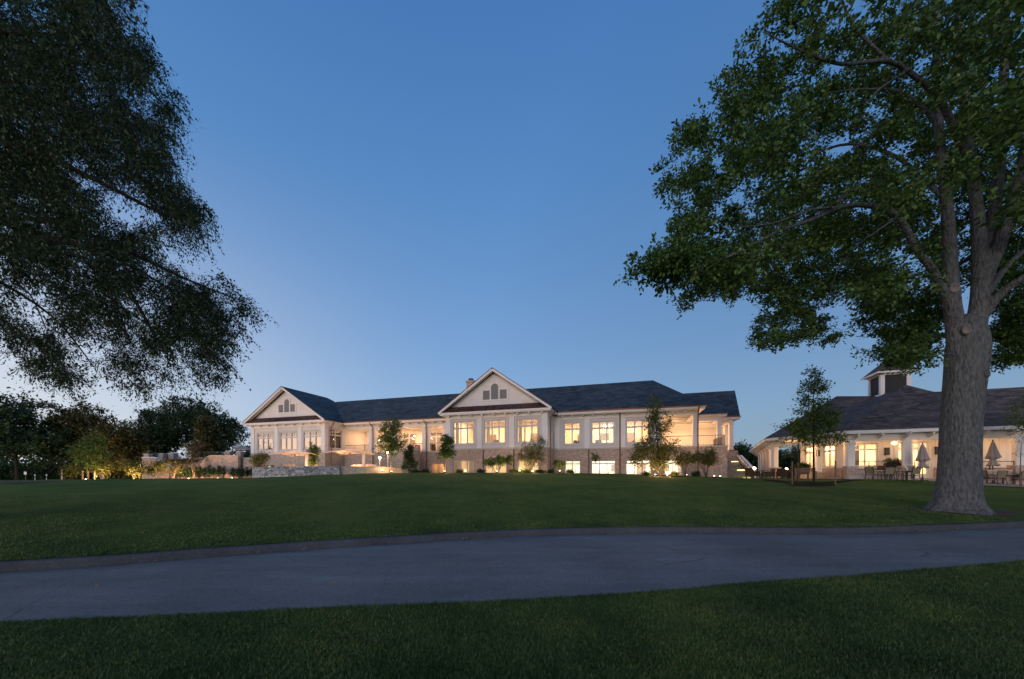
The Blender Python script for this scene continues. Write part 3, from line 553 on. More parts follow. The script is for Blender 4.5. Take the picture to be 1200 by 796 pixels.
def small_tree(name, label, cat, bx, by, Y, blobs, n, per, leaf, leafm_, bark='bark', tr=.08, spread=None, droop=.15, stems=None, group=None, fork=.5, flatd=1.0, shell=.4, twig_r=.004):
    """tree or shrub standing at a spot; blobs = crown lobes (cx, cy, rx, ry) measured in the photo and taken to metres at distance Y"""
    b = px(bx, by, Y); k = Y/F; zg = gz(b.x, b.y); b.z = min(b.z, zg) if by > 0 else zg; b.z = zg
    t = Tree(name, label, cat, (b.x, b.y, b.z-.03), group); vol = np.array([q[2]*q[3] for q in blobs], float); vol /= vol.sum(); cl = []
    for (cx, cyy, rx, ry), f in zip(blobs, vol):
        m_ = max(3, int(n*f)); q = RNG.normal(0, 1, (m_, 3)); q /= np.linalg.norm(q, axis=1, keepdims=True); q *= RNG.random((m_, 1))**shell
        c = px(cx, cyy, Y); cl.append(np.array(c)+q*np.array([rx*k, rx*k*flatd, ry*k]))
    cl = np.concatenate(cl); cl[:, 2] = np.maximum(cl[:, 2], b.z+.12); top = Vector((float(cl[:, 0].mean()), b.y, float(np.percentile(cl[:, 2], 85)))); lo = float(cl[:, 2].min())
    if stems:
        for j in range(stems):
            c = cl[RNG.integers(len(cl))]; e = Vector(c); t.limb([b+Vector((*RNG.normal(0, .08, 2), -.05)), b.lerp(e, .45)+Vector((0, 0, .15)), e], tr*.6, tr*.2, 5)
    else:
        t.limb([b-Vector((0, 0, .1)), Vector((b.x, b.y, lo*.4+b.z*.6)), Vector((b.x*.5+top.x*.5, b.y, (lo+top.z)/2)), top], tr, tr*.2, 8)
    t.grow([Vector(c) for c in cl], rmax=tr*.5, sag=.06, n=4, coef=.012)
    sp = spread or max(.16, .5*min(blobs[0][2], blobs[0][3])*k); t.leaves(cl, per, sp, leaf, 6, droop, (0, 0, .1), .55, .8, twig_r); return t.finish(leafm_, M[bark])

# ------------------------------------------------------------------ clubhouse
TH = math.radians(17.25); CT, ST = math.cos(TH), math.sin(TH)
def S(x, t=0.0): u = (x-600)/F; return (u*(45+CT*t)-ST*t)/(CT+u*ST)           # photo column -> metres along the facade plane t
def cl(s, t, z=0): return Vector((s*CT+t*ST, 45-s*ST+t*CT, z))                # facade metres -> world
club = thing('clubhouse', 'long two storey clubhouse with slate roof, two gables and brick base', 'building', (0, 45, 0), -TH)
def wall(m, s0, s1, t0, thick, z0, z1, holes=()):
    """wall in the x-z plane with real openings"""
    xs = sorted({s0, s1, *[min(max(h[i], s0), s1) for h in holes for i in (0, 1)]}); zs = sorted({z0, z1, *[min(max(h[i], z0), z1) for h in holes for i in (2, 3)]})
    solid = lambda i, j: 0 <= i < len(xs)-1 and 0 <= j < len(zs)-1 and not any(h[0] < (xs[i]+xs[i+1])/2 < h[1] and h[2] < (zs[j]+zs[j+1])/2 < h[3] for h in holes)
    t1 = t0+thick
    for i in range(len(xs)-1):
        for j in range(len(zs)-1):
            if not solid(i, j): continue
            a, b, c, d = xs[i], xs[i+1], zs[j], zs[j+1]
            m.poly([(a, t0, c), (b, t0, c), (b, t0, d), (a, t0, d)]); m.poly([(b, t1, c), (a, t1, c), (a, t1, d), (b, t1, d)])
            if not solid(i-1, j): m.poly([(a, t1, c), (a, t0, c), (a, t0, d), (a, t1, d)])
            if not solid(i+1, j): m.poly([(b, t0, c), (b, t1, c), (b, t1, d), (b, t0, d)])
            if not solid(i, j-1): m.poly([(a, t1, c), (b, t1, c), (b, t0, c), (a, t0, c)])
            if not solid(i, j+1): m.poly([(a, t0, d), (b, t0, d), (b, t1, d), (a, t1, d)])
def window(par, s0, s1, t, z0, z1, cols, trans=.30, fw=.13, glass='glass', ovals=True, name='window', surround=0.16, sill=True, trim=None):
    m = MB(); trim = trim or M['frame']; a, b = s0, s1
    if surround:
        m.box(a-surround, a, t-.05, t+.02, z0-surround, z1+surround); m.box(b, b+surround, t-.05, t+.02, z0-surround, z1+surround)
        m.box(a, b, t-.05, t+.02, z1, z1+surround); m.box(a, b, t-.07, t+.02, z0-surround, z0)
    f0, f1 = t+.03, t+.13; m.box(a, a+fw, f0, f1, z0, z1); m.box(b-fw, b, f0, f1, z0, z1); m.box(a+fw, b-fw, f0, f1, z0, z0+fw); m.box(a+fw, b-fw, f0, f1, z1-fw, z1)
    zt = z1-(z1-z0)*trans if trans else z1-fw
    cw = (b-a-2*fw)/cols
    if trans: m.box(a+fw, b-fw, f0, f1, zt-fw*.7, zt+fw*.7)
    for i in range(1, cols):
        x_ = a+fw+cw*i; m.box(x_-fw*.55, x_+fw*.48, f0+.003, f1-.003, z0+fw, (zt-fw*.7) if trans else z1-fw)
        if trans: m.box(x_-fw*.55, x_+fw*.55, f0+.003, f1-.003, zt+fw*.7, z1-fw)
    if ovals and trans:
        for i in range(cols):
            for q in (-.2, .2): m.ring((a+fw+cw*(i+.5+q), (f0+f1)/2, (zt+z1)/2), cw*.15, (z1-zt)*.27, .022, 10)
    wo = m.build(name, trim, par); p = MB(); tt = (f0+f1)/2+.02; p.poly([(a+.02, tt, z0+.02), (b-.02, tt, z0+.02), (b-.02, tt, z1-.02), (a+.02, tt, z1-.02)]); p.build('pane', M[glass], wo); return wo
Fz = 4.50; TG = -3.6
wR, wL = S(641.3, TG), S(523, TG)               # centre gable corners
lL, lR = S(294.5, -3.5), S(380.8, -3.5)          # left gable corners
ti = 0.0
# --- right wing
def hole(x0, x1, t, z0, z1): return (S(x0, t), S(x1, t), z0, z1)
rw_up = [hole(660.8, 680.2, 0, 4.93, 7.40), hole(693, 721, 0, 4.93, 7.40), hole(733.5, 763, 0, 4.93, 7.40)]
rw_lo = [hole(662, 680, 0, 1.55, 3.12), hole(693, 721, 0, 1.55, 3.12), hole(733.5, 763, 0, 1.55, 3.12), hole(778.5, 799, 0, 1.55, 3.12)]
PX0 = S(768)                                    # where the corner porch begins
BASE_R = S(852.5)
m = MB(); wall(m, wR, BASE_R, 0, .3, .3, Fz-.14, rw_lo); m.box(BASE_R-.3, BASE_R, .3, 9, .3, Fz-.14); m.build('brick_wall', M['brick'], club)
m = MB(); wall(m, wR, PX0, .02, .28, Fz+.02, 8.2, rw_up); m.build('upper_wall', M['panel'], club)
m = MB(); m.box(wR, BASE_R+.06, -.07, .0, Fz-.14, Fz+.02); m.box(BASE_R, BASE_R+.06, 0, 9, Fz-.14, Fz+.02); m.build('stone_band', M['coping'], club)
m = MB()
for x_ in (653, 688, 729.5, 768): s_ = S(x_); m.box(s_-.28, s_+.28, -.06, .02, Fz+.02, 7.72)
m.box(wR, PX0+.28, -.08, .02, 7.72, 8.15); m.build('pilaster_trim', M['trim'], club)
for h, c in zip(rw_up, (2, 3, 3)): window(club, *h[:2], .02, *h[2:], c)
for h, c in zip(rw_lo, (2, 3, 3, 2)): window(club, *h[:2], .06, *h[2:], c, .22, .09, ovals=False, surround=0)
# --- centre gable block
cg_up = [hole(531, 556.5, TG, 4.95, 7.52), hole(567.3, 594, TG, 4.95, 7.52), hole(605.3, 633, TG, 4.95, 7.52)]
cg_lo = [hole(531.5, 555.5, TG, 1.0, 3.15), hole(568.5, 593.5, TG, 1.0, 3.0), hole(607, 631, TG, 1.0, 3.1)]
def gable_block(s0, s1, t, up, lo, cols, upglass, brickm, side_win=False):
    m = MB(); wall(m, s0, s1, t, .3, .3, Fz-.16, lo); m.box(s1-.3, s1, t+.3, -.0, .3, Fz-.16); m.box(s0, s0+.3, t+.3, 0, .3, Fz-.16); m.build('brick_wall', brickm, club)
    m = MB(); wall(m, s0, s1, t+.02, .28, Fz, 8.2, up); m.box(s0, s0+.28, t+.3, 0, Fz, 8.2)
    if side_win: m.box(s1-.28, s1-.02, t+.3, t+.7, Fz, 8.2); m.box(s1-.28, s1-.02, -.5, 0, Fz, 8.2); m.box(s1-.28, s1-.02, t+.7, -.5, Fz, 4.95); m.box(s1-.28, s1-.02, t+.7, -.5, 7.5, 8.2)
    else: m.box(s1-.28, s1-.02, t+.3, 0, Fz, 8.2)
    m.build('upper_wall', M['panel'], club)
    m = MB(); m.box(s0-.06, s1+.06, t-.07, t, Fz-.16, Fz); m.box(s1, s1+.06, t, 0, Fz-.16, Fz); m.build('stone_band', M['coping'], club)
    m = MB(); w_ = (s1-s0)
    edges = [s0+.28]+[(up[i][1]+up[i+1][0])/2 for i in range(len(up)-1)]+[s1-.28]
    for q in edges: m.box(q-.3, q+.3, t-.07, t+.02, Fz, 7.78); m.box(q-.34, q+.34, t-.10, t+.02, 7.62, 7.74)
    m.box(s0-.02, s1+.02, t-.09, t+.02, 7.78, 8.17); m.box(s1-.02, s1+.06, t+.02, 0, 7.78, 8.17); m.box(s1-.02, s1+.05, t, t+.5, Fz, 7.78); m.build('pilaster_trim', M['trim'], club)
    for h, c in zip(up, cols): window(club, *h[:2], t+.02, *h[2:], c, glass=upglass)
    for h in lo: window(club, *h[:2], t+.06, *h[2:], 3, 0, .08, ovals=False, surround=0)
    # gable end
    e0, e1 = s0-.5, s1+.5; mid = (s0+s1)/2; ez, rz = 8.46, 12.86; k = (rz-ez)/((e1-e0)/2)
    m = MB(); tr = t+.05; zz = 9.14; q0 = e0+(zz-ez)/k; q1 = e1-(zz-ez)/k
    m.solid([(s0, tr, 8.2), (s1, tr, 8.2), (q1, tr, zz), (mid, tr, rz-.12), (q0, tr, zz)], [(s0, tr+.2, 8.2), (s1, tr+.2, 8.2), (q1, tr+.2, zz), (mid, tr+.2, rz-.12), (q0, tr+.2, zz)]); g = m.build('gable_wall', M['siding'], club)
    lw = .78; zc = 9.78
    m = MB()
    for dx in (-.93, .93): m.box(mid+dx-.43, mid+dx+.43, tr-.03, tr-.005, zc, zc+1.0)
    a_ = [(mid-.42, zc), (mid+.42, zc)]+[(mid+.42*math.cos(q), zc+1.28+.42*math.sin(q)) for q in np.linspace(0, math.pi, 13)]
    m.solid([(x_, tr-.035, z_) for x_, z_ in a_], [(x_, tr-.006, z_) for x_, z_ in a_]); lv = m.build('louvre_vent', M['louvre'], g)
    m = MB(); m.box(mid-1.55, mid+1.55, tr-.08, tr-.003, zc-.16, zc-.0)
    for x0_, x1_ in ((-1.55, -1.38), (1.38, 1.55)): m.box(mid+x0_, mid+x1_, tr-.07, tr-.003, zc, zc+1.15)
    for sg in (-1, 1): m.box(mid+min(sg*.58, sg*1.38), mid+max(sg*.58, sg*1.38), tr-.07, tr-.003, zc+1.0, zc+1.15); m.box(mid+sg*.5-.08, mid+sg*.5+.08, tr-.075, tr-.003, zc, zc+1.28)
    for j in range(12):
        a0, a1 = math.pi*j/12, math.pi*(j+1)/12; m.bar((mid+.5*math.cos(a0), tr-.04, zc+1.28+.5*math.sin(a0)), (mid+.5*math.cos(a1), tr-.04, zc+1.28+.5*math.sin(a1)), .07, .16)
    m.build('vent_trim', M['trim'], lv)
    # pent roof strip of standing-seam metal, cornice and brackets
    m = MB(); m.solid([(e0, t-.62, 8.46), (e1, t-.62, 8.46), (e1-.1, tr, 8.46), (e0+.1, tr, 8.46)], [(e0+.02, t-.62, 8.50), (e1-.02, t-.62, 8.50), (q1, tr, zz+.02), (q0, tr, zz+.02)])
    for i in range(29):
        f = (i+.5)/29; m.bar((e0+(e1-e0)*f, t-.62, 8.53), (q0+(q1-q0)*f, tr, zz+.05), .03, .05)
    m.build('pent_roof', M['metal_roof'], club)
    m = MB(); m.box(e0, e1, t-.66, t+.02, 8.17, 8.27); m.box(e0-.03, e1+.03, t-.72, t-.6, 8.27, 8.45); m.box(e1-.07, e1+.03, t-.6, -.9, 8.27, 8.45); m.box(s1, e1, t+.02, -.9, 8.17, 8.27)
    m.box(e0-.03, e0+.07, t-.6, -.9, 8.27, 8.45); m.box(e0, s0, t+.02, 0, 8.17, 8.27); m.build('cornice', M['trim'], club)
    nb = 9
    for i in range(nb): q = s0+.5+(s1-s0-1.0)*i/(nb-1); m = MB(); m.box(q-.09, q+.09, t-.5, t-.09, 7.98, 8.17); m.build('bracket', M['trim'], club)
    # roof planes and rakes
    back = 3.5; m = MB(); fr = t-.75; th = .16
    for sg, ee in ((-1, e0), (1, e1)):
        A_ = [(ee+sg*.12, fr, ez-.06), (ee+sg*.12, back+4, ez-.06), (mid, back, rz), (mid, fr, rz)]
        if sg > 0: A_[1] = (ee+.12, -.7, ez-.06); A_.insert(2, (mid+.62, back+.7, rz-.42))
        m.solid(A_, [(p[0], p[1], p[2]+th) for p in A_])
    m.solid([(mid, back, rz-.01), (e0, back+5, ez), (mid+.62, back+.72, rz-.43)], [(mid, back, rz+.14), (e0, back+5, ez+.15), (mid+.62, back+.72, rz-.28)]); m.build('gable_roof', M['roof'], club)
    m = MB()
    for sg, ee in ((-1, e0), (1, e1)):
        m.bar((ee+sg*.10, fr-.03, ez-.10), (mid, fr-.03, rz-.04), .08, .22); m.bar((ee+sg*.10, fr+.25, ez-.14), (mid, fr+.25, rz-.08), .5, .04)
    m.build('rake_board', M['trim'], club)
    m = MB()
    for sg, ee in ((-1, e0), (1, e1)): m.bar((ee+sg*.14, fr-.05, ez+.07), (mid, fr-.05, rz+.15), .10, .05)
    m.build('drip_edge', M['copper'], club)
    return mid
gable_block(wL, wR, TG, cg_up, cg_lo, (3, 3, 3), 'glass', M['brick'])
lg_up = [hole(301.3, 320, -3.5, 4.78, 7.20), hole(327.8, 348.2, -3.5, 4.78, 7.20), hole(355.2, 377, -3.5, 4.78, 7.20)]
lg_lo = [hole(305, 321, -3.5, 1.2, 2.95), hole(330, 346, -3.5, 1.2, 2.95), hole(355, 372, -3.5, 1.2, 2.95)]
gable_block(lL, lR, -3.5, lg_up, lg_lo, (3, 3, 3), 'mirror_glass', M['brick_grey'], True)
# side window of the left gable (looks along the loggia)
sw = thing('tmp', '', ''); bpy.data.objects.remove(sw)
wo = window(club, -2.8, -.5, 0, 4.95, 7.5, 2, ovals=False, surround=.1); wo.location = (lR-.02, 0, 0); wo.rotation_euler = (0, 0, math.pi/2)
# --- main roof with hipped right end
m = MB(); RT, RZ, ET, EZ = 3.7, 12.2, -.85, 8.5; rs0, rs1 = -33.0, 15.7; ce = 20.35; th = .15
def slab(m, P, th=.15): m.solid(P, [(p[0], p[1], p[2]+th) for p in P])
slab(m, [(-29, ET, EZ), (ce, ET, EZ), (rs1, RT, RZ), (-29, RT, RZ)]); slab(m, [(ce, ET, EZ), (ce, 8.3, EZ), (rs1, RT, RZ)]); slab(m, [(ce, 8.3, EZ), (rs0, 8.3, EZ), (rs0, RT, RZ), (rs1, RT, RZ)])
slab(m, [(rs0, RT-.2, RZ-.2), (-29, RT-.2, RZ-.2), (-29, RT, RZ), (rs0, RT, RZ)]); roof = m.build('roof', M['roof'], club)
m = MB(); slab(m, [(10, 7.9, 8.45), (25.5, 7.9, 8.45), (25.8, 11.5, 12.0), (10, 11.5, 12.0)]); slab(m, [(25.5, 15.1, 8.45), (10, 15.1, 8.45), (10, 11.5, 12.0), (25.8, 11.5, 12.0)]); slab(m, [(20.2, 5.25, 8.5), (23.6, 5.25, 8.5), (23.3, 8.7, 9.3), (20.2, 8.7, 9.3)])
m.build('rear_roof', M['roof'], club)
m = MB(); m.solid([(25.35, 8.2, 8.3), (25.35, 14.8, 8.3), (25.6, 11.5, 11.8)], [(25.15, 8.2, 8.3), (25.15, 14.8, 8.3), (25.4, 11.5, 11.8)]); m.build('rear_gable_wall', M['siding'], club)
m = MB(); m.box(-.5, .5, -.45, .45, 11.5, 14.35); m.box(-.6, .6, -.55, .55, 14.35, 14.6); ch = m.build('chimney', M['brick'], roof); ch.location = (S(552, 6.5), 6.5, 0)
m = MB(); m.box(-.28, .28, -.25, .25, 14.6, 14.95); m.build('chimney_pot', M['dark'], ch)
def eave(s0, s1, t0, t1, z=8.5):
    m.box(s0, s1, t0-.05, t0+.04, z-.28, z-.03); m.box(s0, s1, t0+.04, t1, z-.35, z-.28)
m = MB(); eave(lR+.55, wL-.55, ET, .0); m.build('eave_fascia', M['trim'], club); m = MB(); eave(wR+.55, ce, ET, .0); m.box(ce-.06, ce+.03, ET+.04, 5.25, 8.22, 8.47); m.box(19.7, ce-.06, 0, 5.25, 8.15, 8.22)
eave(20.2, 23.6, 5.25, 6.0); m.box(23.5, 23.6, 5.3, 8.5, 8.22, 8.47); m.box(22.9, 23.5, 6.0, 8.5, 8.15, 8.22); eave(23.2, 25.55, 7.9, 8.5, 8.45); m.box(25.45, 25.55, 7.95, 15, 8.17, 8.42); m.build('eave_fascia', M['trim'], club)
m = MB()
for a_, b_ in ((lR+.55, wL-.55), (wR+.55, ce+.05)): m.box(a_, b_, ET-.15, ET-.05, 8.40, 8.51); m.build('gutter', M['copper'], roof); m = MB()
m.box(ce+.03, ce+.13, ET-.15, 5.2, 8.40, 8.51); m.box(20.3, 23.7, 5.1, 5.2, 8.40, 8.51); m.box(23.7, 25.6, 7.75, 7.85, 8.36, 8.46); m.build('gutter', M['copper'], roof)
for q in list(np.arange(wR+1, 19.6, 1.15))+list(np.arange(lR+1, wL-.6, 1.15)): m = MB(); m.box(q-.08, q+.08, -.55, -.08, 7.98, 8.15); m.build('bracket', M['trim'], club)
def downspout(s, t, zt=8.35, zb=.8):
    m = MB(); m.tube([(s, t-.8, zt), (s, t-.75, zt-.12), (s, t-.12, zt-.62), (s, t-.11, zt-.9), (s, t-.11, zb)], .06, 8); m.build('downspout', M['copper'], club)
for x_, t_ in ((726.6, 0), (434.8+2.2, -.1), (499.7, -.1)): downspout(S(x_, t_-.1), t_)
downspout(S(816.5, -.3)+.12, -.18)
for s_, t_ in ((lR+.18, -2.6), (wR+.18, -2.6)): 
    m = MB(); m.tube([(s_+.4, t_, 8.3), (s_+.35, t_, 8.1), (s_-.02, t_, 7.7), (s_-.02, t_, .8)], .06, 8); m.build('downspout', M['copper'], club)
for x_ in (566, 602): 
    s_ = S(x_, TG-.1); m = MB(); m.tube([(s_, TG-.06, Fz-.2), (s_, TG-.06, .8)], .05, 6); m.build('downspout', M['dark'], club)
for x_ in (690,): 
    s_ = S(x_, -.1); m = MB(); m.tube([(s_, -.06, Fz-.15), (s_, -.06, .8)], .05, 6); m.build('downspout', M['dark'], club)
# --- loggia between the gables
l0, l1 = lR, wL; LT = 4.2
m = MB(); niche = (S(505.5), S(520.5), .3, 2.9); wall(m, l0, l1, 0, .35, .3, Fz-.12, [niche]); m.box(niche[0]-.2, niche[1]+.2, 1.9, 2.0, .3, 3.1); m.box(niche[0]-.2, niche[0]-.02, .35, 1.9, .3, 3.1); m.box(niche[1]+.02, niche[1]+.2, .35, 1.9, .3, 3.1); m.box(niche[0]-.2, niche[1]+.2, .35, 2.0, 3.1, 3.2); m.build('brick_wall', M['brick'], club)
m = MB(); m.box(l0, l1, -.08, LT+.3, Fz-.12, Fz+.02); m.build('loggia_floor', M['coping'], club)
m = MB(); m.box(l0, l1, -.02, .4, 7.62, 8.15); m.box(l0, l1, -.06, -.02, 7.95, 8.15); m.build('loggia_beam', M['trim'], club)
m = MB(); m.box(l0-.2, l0-.002, 0, LT+.2, Fz+.02, 8.1); m.build('loggia_end_wall', M['panel'], club); m = MB(); m.box(l1+.002, l1+.2, 0, LT+.2, Fz+.02, 8.1); m.build('loggia_end_wall', M['panel'], club)
m = MB(); m.box(-34, PX0-.3, 8.0, 8.15, .2, 8.3); m.box(-34.2, -34, -.0, 8.15, .2, 8.3); m.build('rear_wall', M['brick'], club)
m = MB(); m.box(l0, l1, .4, LT, 7.9, 8.0)
for q in np.arange(l0+2.2, l1, 2.6): m.box(q-.1, q+.1, .4, LT, 7.72, 7.9)
m.build('loggia_ceiling', M['panel'], club)
backh = [(l0+1.0, l0+2.6, Fz, 7.3), (l0+3.6, l0+4.5, Fz, 7.2), (l0+6.2, l0+8.4, Fz, 7.3), (l0+9.6, l0+12.6, Fz, 7.4), (l0+13.8, l1-.6, Fz, 7.3)]
m = MB(); wall(m, l0, l1, LT, .2, Fz, 8.0, backh); m.build('loggia_back_wall', M['panel'], club)
for h in backh: window(club, *h[:2], LT+.02, h[2]+.02, h[3], 2 if h[1]-h[0] < 2.5 else 3, .22, .09, ovals=False, surround=.12, name='french_door')
for x_ in (402.2, 434.6, 439.8, 460.2, 465, 497.3, 502.6, 522):
    s_ = S(x_, .2); m = MB(); m.box(s_-.21, s_+.21, -.01, .39, Fz+.14, 7.5); m.box(s_-.27, s_+.27, -.06, .44, Fz+.02, Fz+.14); m.box(s_-.27, s_+.27, -.06, .44, 7.5, 7.62); m.build('column', M['trim'], club)
def railing(par, pts, z, h=1.0, gap=.13, mat_='dark', name='railing'):
    m = MB()
    for a, b in zip(pts[:-1], pts[1:]):
        a = Vector((*a, z)) if len(a) == 2 else Vector(a); b = Vector((*b, z)) if len(b) == 2 else Vector(b); n_ = max(1, int((b-a).length/gap))
        up = Vector((0, 0, h)); m.bar(a+up, b+up, .05); m.bar(a+Vector((0, 0, .1)), b+Vector((0, 0, .1)), .03)
        for i in range(n_+1): q = a.lerp(b, i/n_); big = i % max(1, int(1.6/gap)) == 0; m.bar(q, q+up, .045 if big else .016)
    return m.build(name, M[mat_], par)
railing(club, [(S(404.5, .2), .2), (S(432.5, .2), .2)], Fz+.02); railing(club, [(S(504.5, .2), .2), (S(520.5, .2), .2)], Fz+.02); railing(club, [(S(484, .2), .2), (S(495.5, .2), .2)], Fz+.02)
# --- corner porch, right
m = MB(); m.box(PX0, BASE_R-.3, .3, 14, Fz-.14, Fz+.02); m.build('porch_floor', M['coping'], club)
m = MB(); m.box(PX0, 19.9, 0, .42, 7.72, 8.15); m.box(19.5, 19.9, .42, 6, 7.72, 8.15); m.box(19.9, 23.1, 5.6, 6, 7.72, 8.15); m.box(22.7, 23.1, 6, 8.6, 7.72, 8.15); m.box(23.1, 24.9, 8.3, 8.7, 7.72, 8.15); m.box(24.5, 24.9, 8.7, 14, 7.72, 8.15); m.build('porch_beam', M['trim'], club)
m = MB(); m.box(PX0, 19.9, .42, 5.6, 8.16, 8.2); m.box(PX0, 23.1, 5.6, 8.3, 8.16, 8.2); m.box(PX0, 24.9, 8.3, 14, 8.16, 8.2)
for q in np.arange(1.7, 13.6, 1.35): m.box(PX0, 19.5 if q < 5.6 else (22.7 if q < 8.6 else 24.5), q-.14, q+.14, 7.78, 8.155)
m.build('porch_ceiling', M['panel'], club)
m = MB(); m.box(PX0-.25, PX0, .3, 14.2, Fz, 8.2); m.box(PX0, 24.9, 14, 14.2, Fz, 8.2); m.build('porch_wall', M['panel'], club)
for s_, t_, zb in ((19.6, .2, Fz), (22.9, 5.8, Fz), (24.7, 8.5, Fz), (24.7, 11, Fz), (24.7, 13.6, Fz), (PX0+.35, .2, Fz)):
    m = MB(); m.box(s_-.22, s_+.22, t_-.22, t_+.22, zb+.15, 7.6); m.box(s_-.28, s_+.28, t_-.28, t_+.28, zb+.02, zb+.15); m.box(s_-.28, s_+.28, t_-.28, t_+.28, 7.6, 7.72); m.build('column', M['trim'], club)
m = MB(); m.box(23.6, 25.3, 7.9, 13.9, .3, Fz-.1); m.build('porch_pier', M['brick'], club)
railing(club, [(PX0+.6, .25), (19.35, .25)], Fz+.02, 1.05); railing(club, [(19.85, .25), (BASE_R-.2, .25), (BASE_R-.2, 5.8)], Fz+.02, 1.05)
# --- rooms behind the windows (real walls, lit by ceiling lamps and added fill points)
def room(s0, s1, t0, t1, z0, z1, wm, fm, name='room_wall'):
    m = MB(); m.poly([(s0, t1, z0), (s1, t1, z0), (s1, t1, z1), (s0, t1, z1)]); m.poly([(s0, t0, z0), (s0, t1, z0), (s0, t1, z1), (s0, t0, z1)]); m.poly([(s1, t1, z0), (s1, t0, z0), (s1, t0, z1), (s1, t1, z1)])
    m.poly([(s0, t0, z1), (s0, t1, z1), (s1, t1, z1), (s1, t0, z1)]); m.build(name, wm, club)
    m = MB(); m.poly([(s0, t0, z0), (s1, t0, z0), (s1, t1, z0), (s0, t1, z0)]); m.build('room_floor', fm, club)
LAMP = (1, .78, .53); WARM = (1, .57, .27); PALE = (1, .86, .66)
room(wL+.3, wR-.3, TG+.31, 3.2, Fz+.03, 8.05, M['interior'], M['carpet']); room(wL+.3, wR-.3, TG+.31, 1.2, .8, 4.2, M['interior'], M['carpet'])
room(wR+.05, PX0-.28, .31, 6, Fz+.03, 8.05, M['interior'], M['carpet']); room(wR+.05, BASE_R-.5, .31, 5, .8, 4.25, M['interior_pale'], M['concrete'])
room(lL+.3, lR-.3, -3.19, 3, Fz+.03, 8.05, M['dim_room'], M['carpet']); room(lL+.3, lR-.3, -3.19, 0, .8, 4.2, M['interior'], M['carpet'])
room(l0+.3, l1-.3, LT+.21, 8, Fz+.03, 7.95, M['interior'], M['carpet'])
DN = (0, 0, 0)
area('gable_room_light', ((wL+wR)/2, -.4, 7.95), 10, 4.5, 1150, LAMP, club); area('gable_low_room_light', ((wL+wR)/2, -1.2, 4.1), 10, 3, 460, LAMP, club)
for q in np.linspace(wL+2, wR-2, 3): point('gable_room_fill', cl(q, -.2, 6.3), 90, LAMP, .15)  # added fill points without fixtures, they brighten the gable room ceiling
for q in np.linspace(wR+1.6, PX0-1.6, 3): point('wing_room_fill', cl(q, 3.4, 6.3), 90, LAMP, .15)  # same added fill for the wing room ceiling
area('wing_room_light', ((wR+PX0)/2, 3, 7.95), 11, 4, 900, LAMP, club); area('wing_low_room_light', ((wR+BASE_R)/2, 2.5, 4.15), 16, 3.6, 1500, PALE, club)
area('left_room_light', ((lL+lR)/2, 0, 7.95), 8, 3, 14, WARM, club); area('left_low_room_light', ((lL+lR)/2, -1.6, 4.1), 9, 2, 160, WARM, club)
area('hall_light', ((l0+l1)/2, 6, 7.85), 15, 2.5, 700, LAMP, club); area('loggia_light', ((l0+l1)/2, 2.2, 7.68), 15, 1.6, 460, WARM, club)
area('porch_light', ((PX0+19.4)/2, 3, 7.72), 3.0, 4.5, 200, WARM, club); area('porch_light', (20.5, 10, 7.72), 7, 5, 260, WARM, club)
for i, (s_, t_) in enumerate(((PX0+2, 2.4), (PX0+2.6, 5.2), (20.6, 7.2), (21.8, 9.3))): 
    m = MB(); m.lathe((0, 0, 0), [(.09, 0), (.09, -.02)], 10); o = m.build('recessed_lamp', M['bulb'], club); o.location = (s_, t_, 8.15)
for i_, q in enumerate(np.linspace(l0+1.5, l1-1.2, 6)): point('loggia_fill', cl(q, 3.2, 6.7), 58, WARM, .12)  # invented points, no fixtures, added so the loggia ceiling catches light
for s_, t_ in ((PX0+1.2, 4.0), (PX0+2.6, 8.6), (21.4, 8.6), (22.6, 11.5), (PX0+3.5, 12)): point('porch_fill', cl(s_, t_, 6.3), 165, WARM, .12)  # fixtureless fill added under the porch because the area lights miss its ceiling
point('niche_light', cl((niche[0]+niche[1])/2, 1.2, 2.6), 45, (1, .58, .28))
for q, t_, z_ in ((wL+3.1, 3.19, Fz+.03), (wL+8.6, 3.19, Fz+.03), (wR+2.4, 5.99, Fz+.03), (wR+8.2, 5.99, Fz+.03), (wR+3.2, 4.99, .82), (wR+9.5, 4.99, .82), (wR+14, 4.99, .82)):
    m = MB(); m.box(q-.5, q+.5, t_-.07, t_-.01, z_, z_+2.15); m.build('interior_door', M['wood'], club)
for q, t_, z_ in ((wL+1.4, 3.19, Fz+1.5), (wL+5.8, 3.19, Fz+1.4), (wL+10.3, 3.19, Fz+1.5), (wR+5.2, 5.99, Fz+1.4), (wR+6.6, 4.99, 2.0), (wR+12, 4.99, 2.0)):
    m = MB(); m.box(q-.55, q+.55, t_-.06, t_-.01, z_, z_+.8); m.build('picture_frame', M['dim_room'], club)
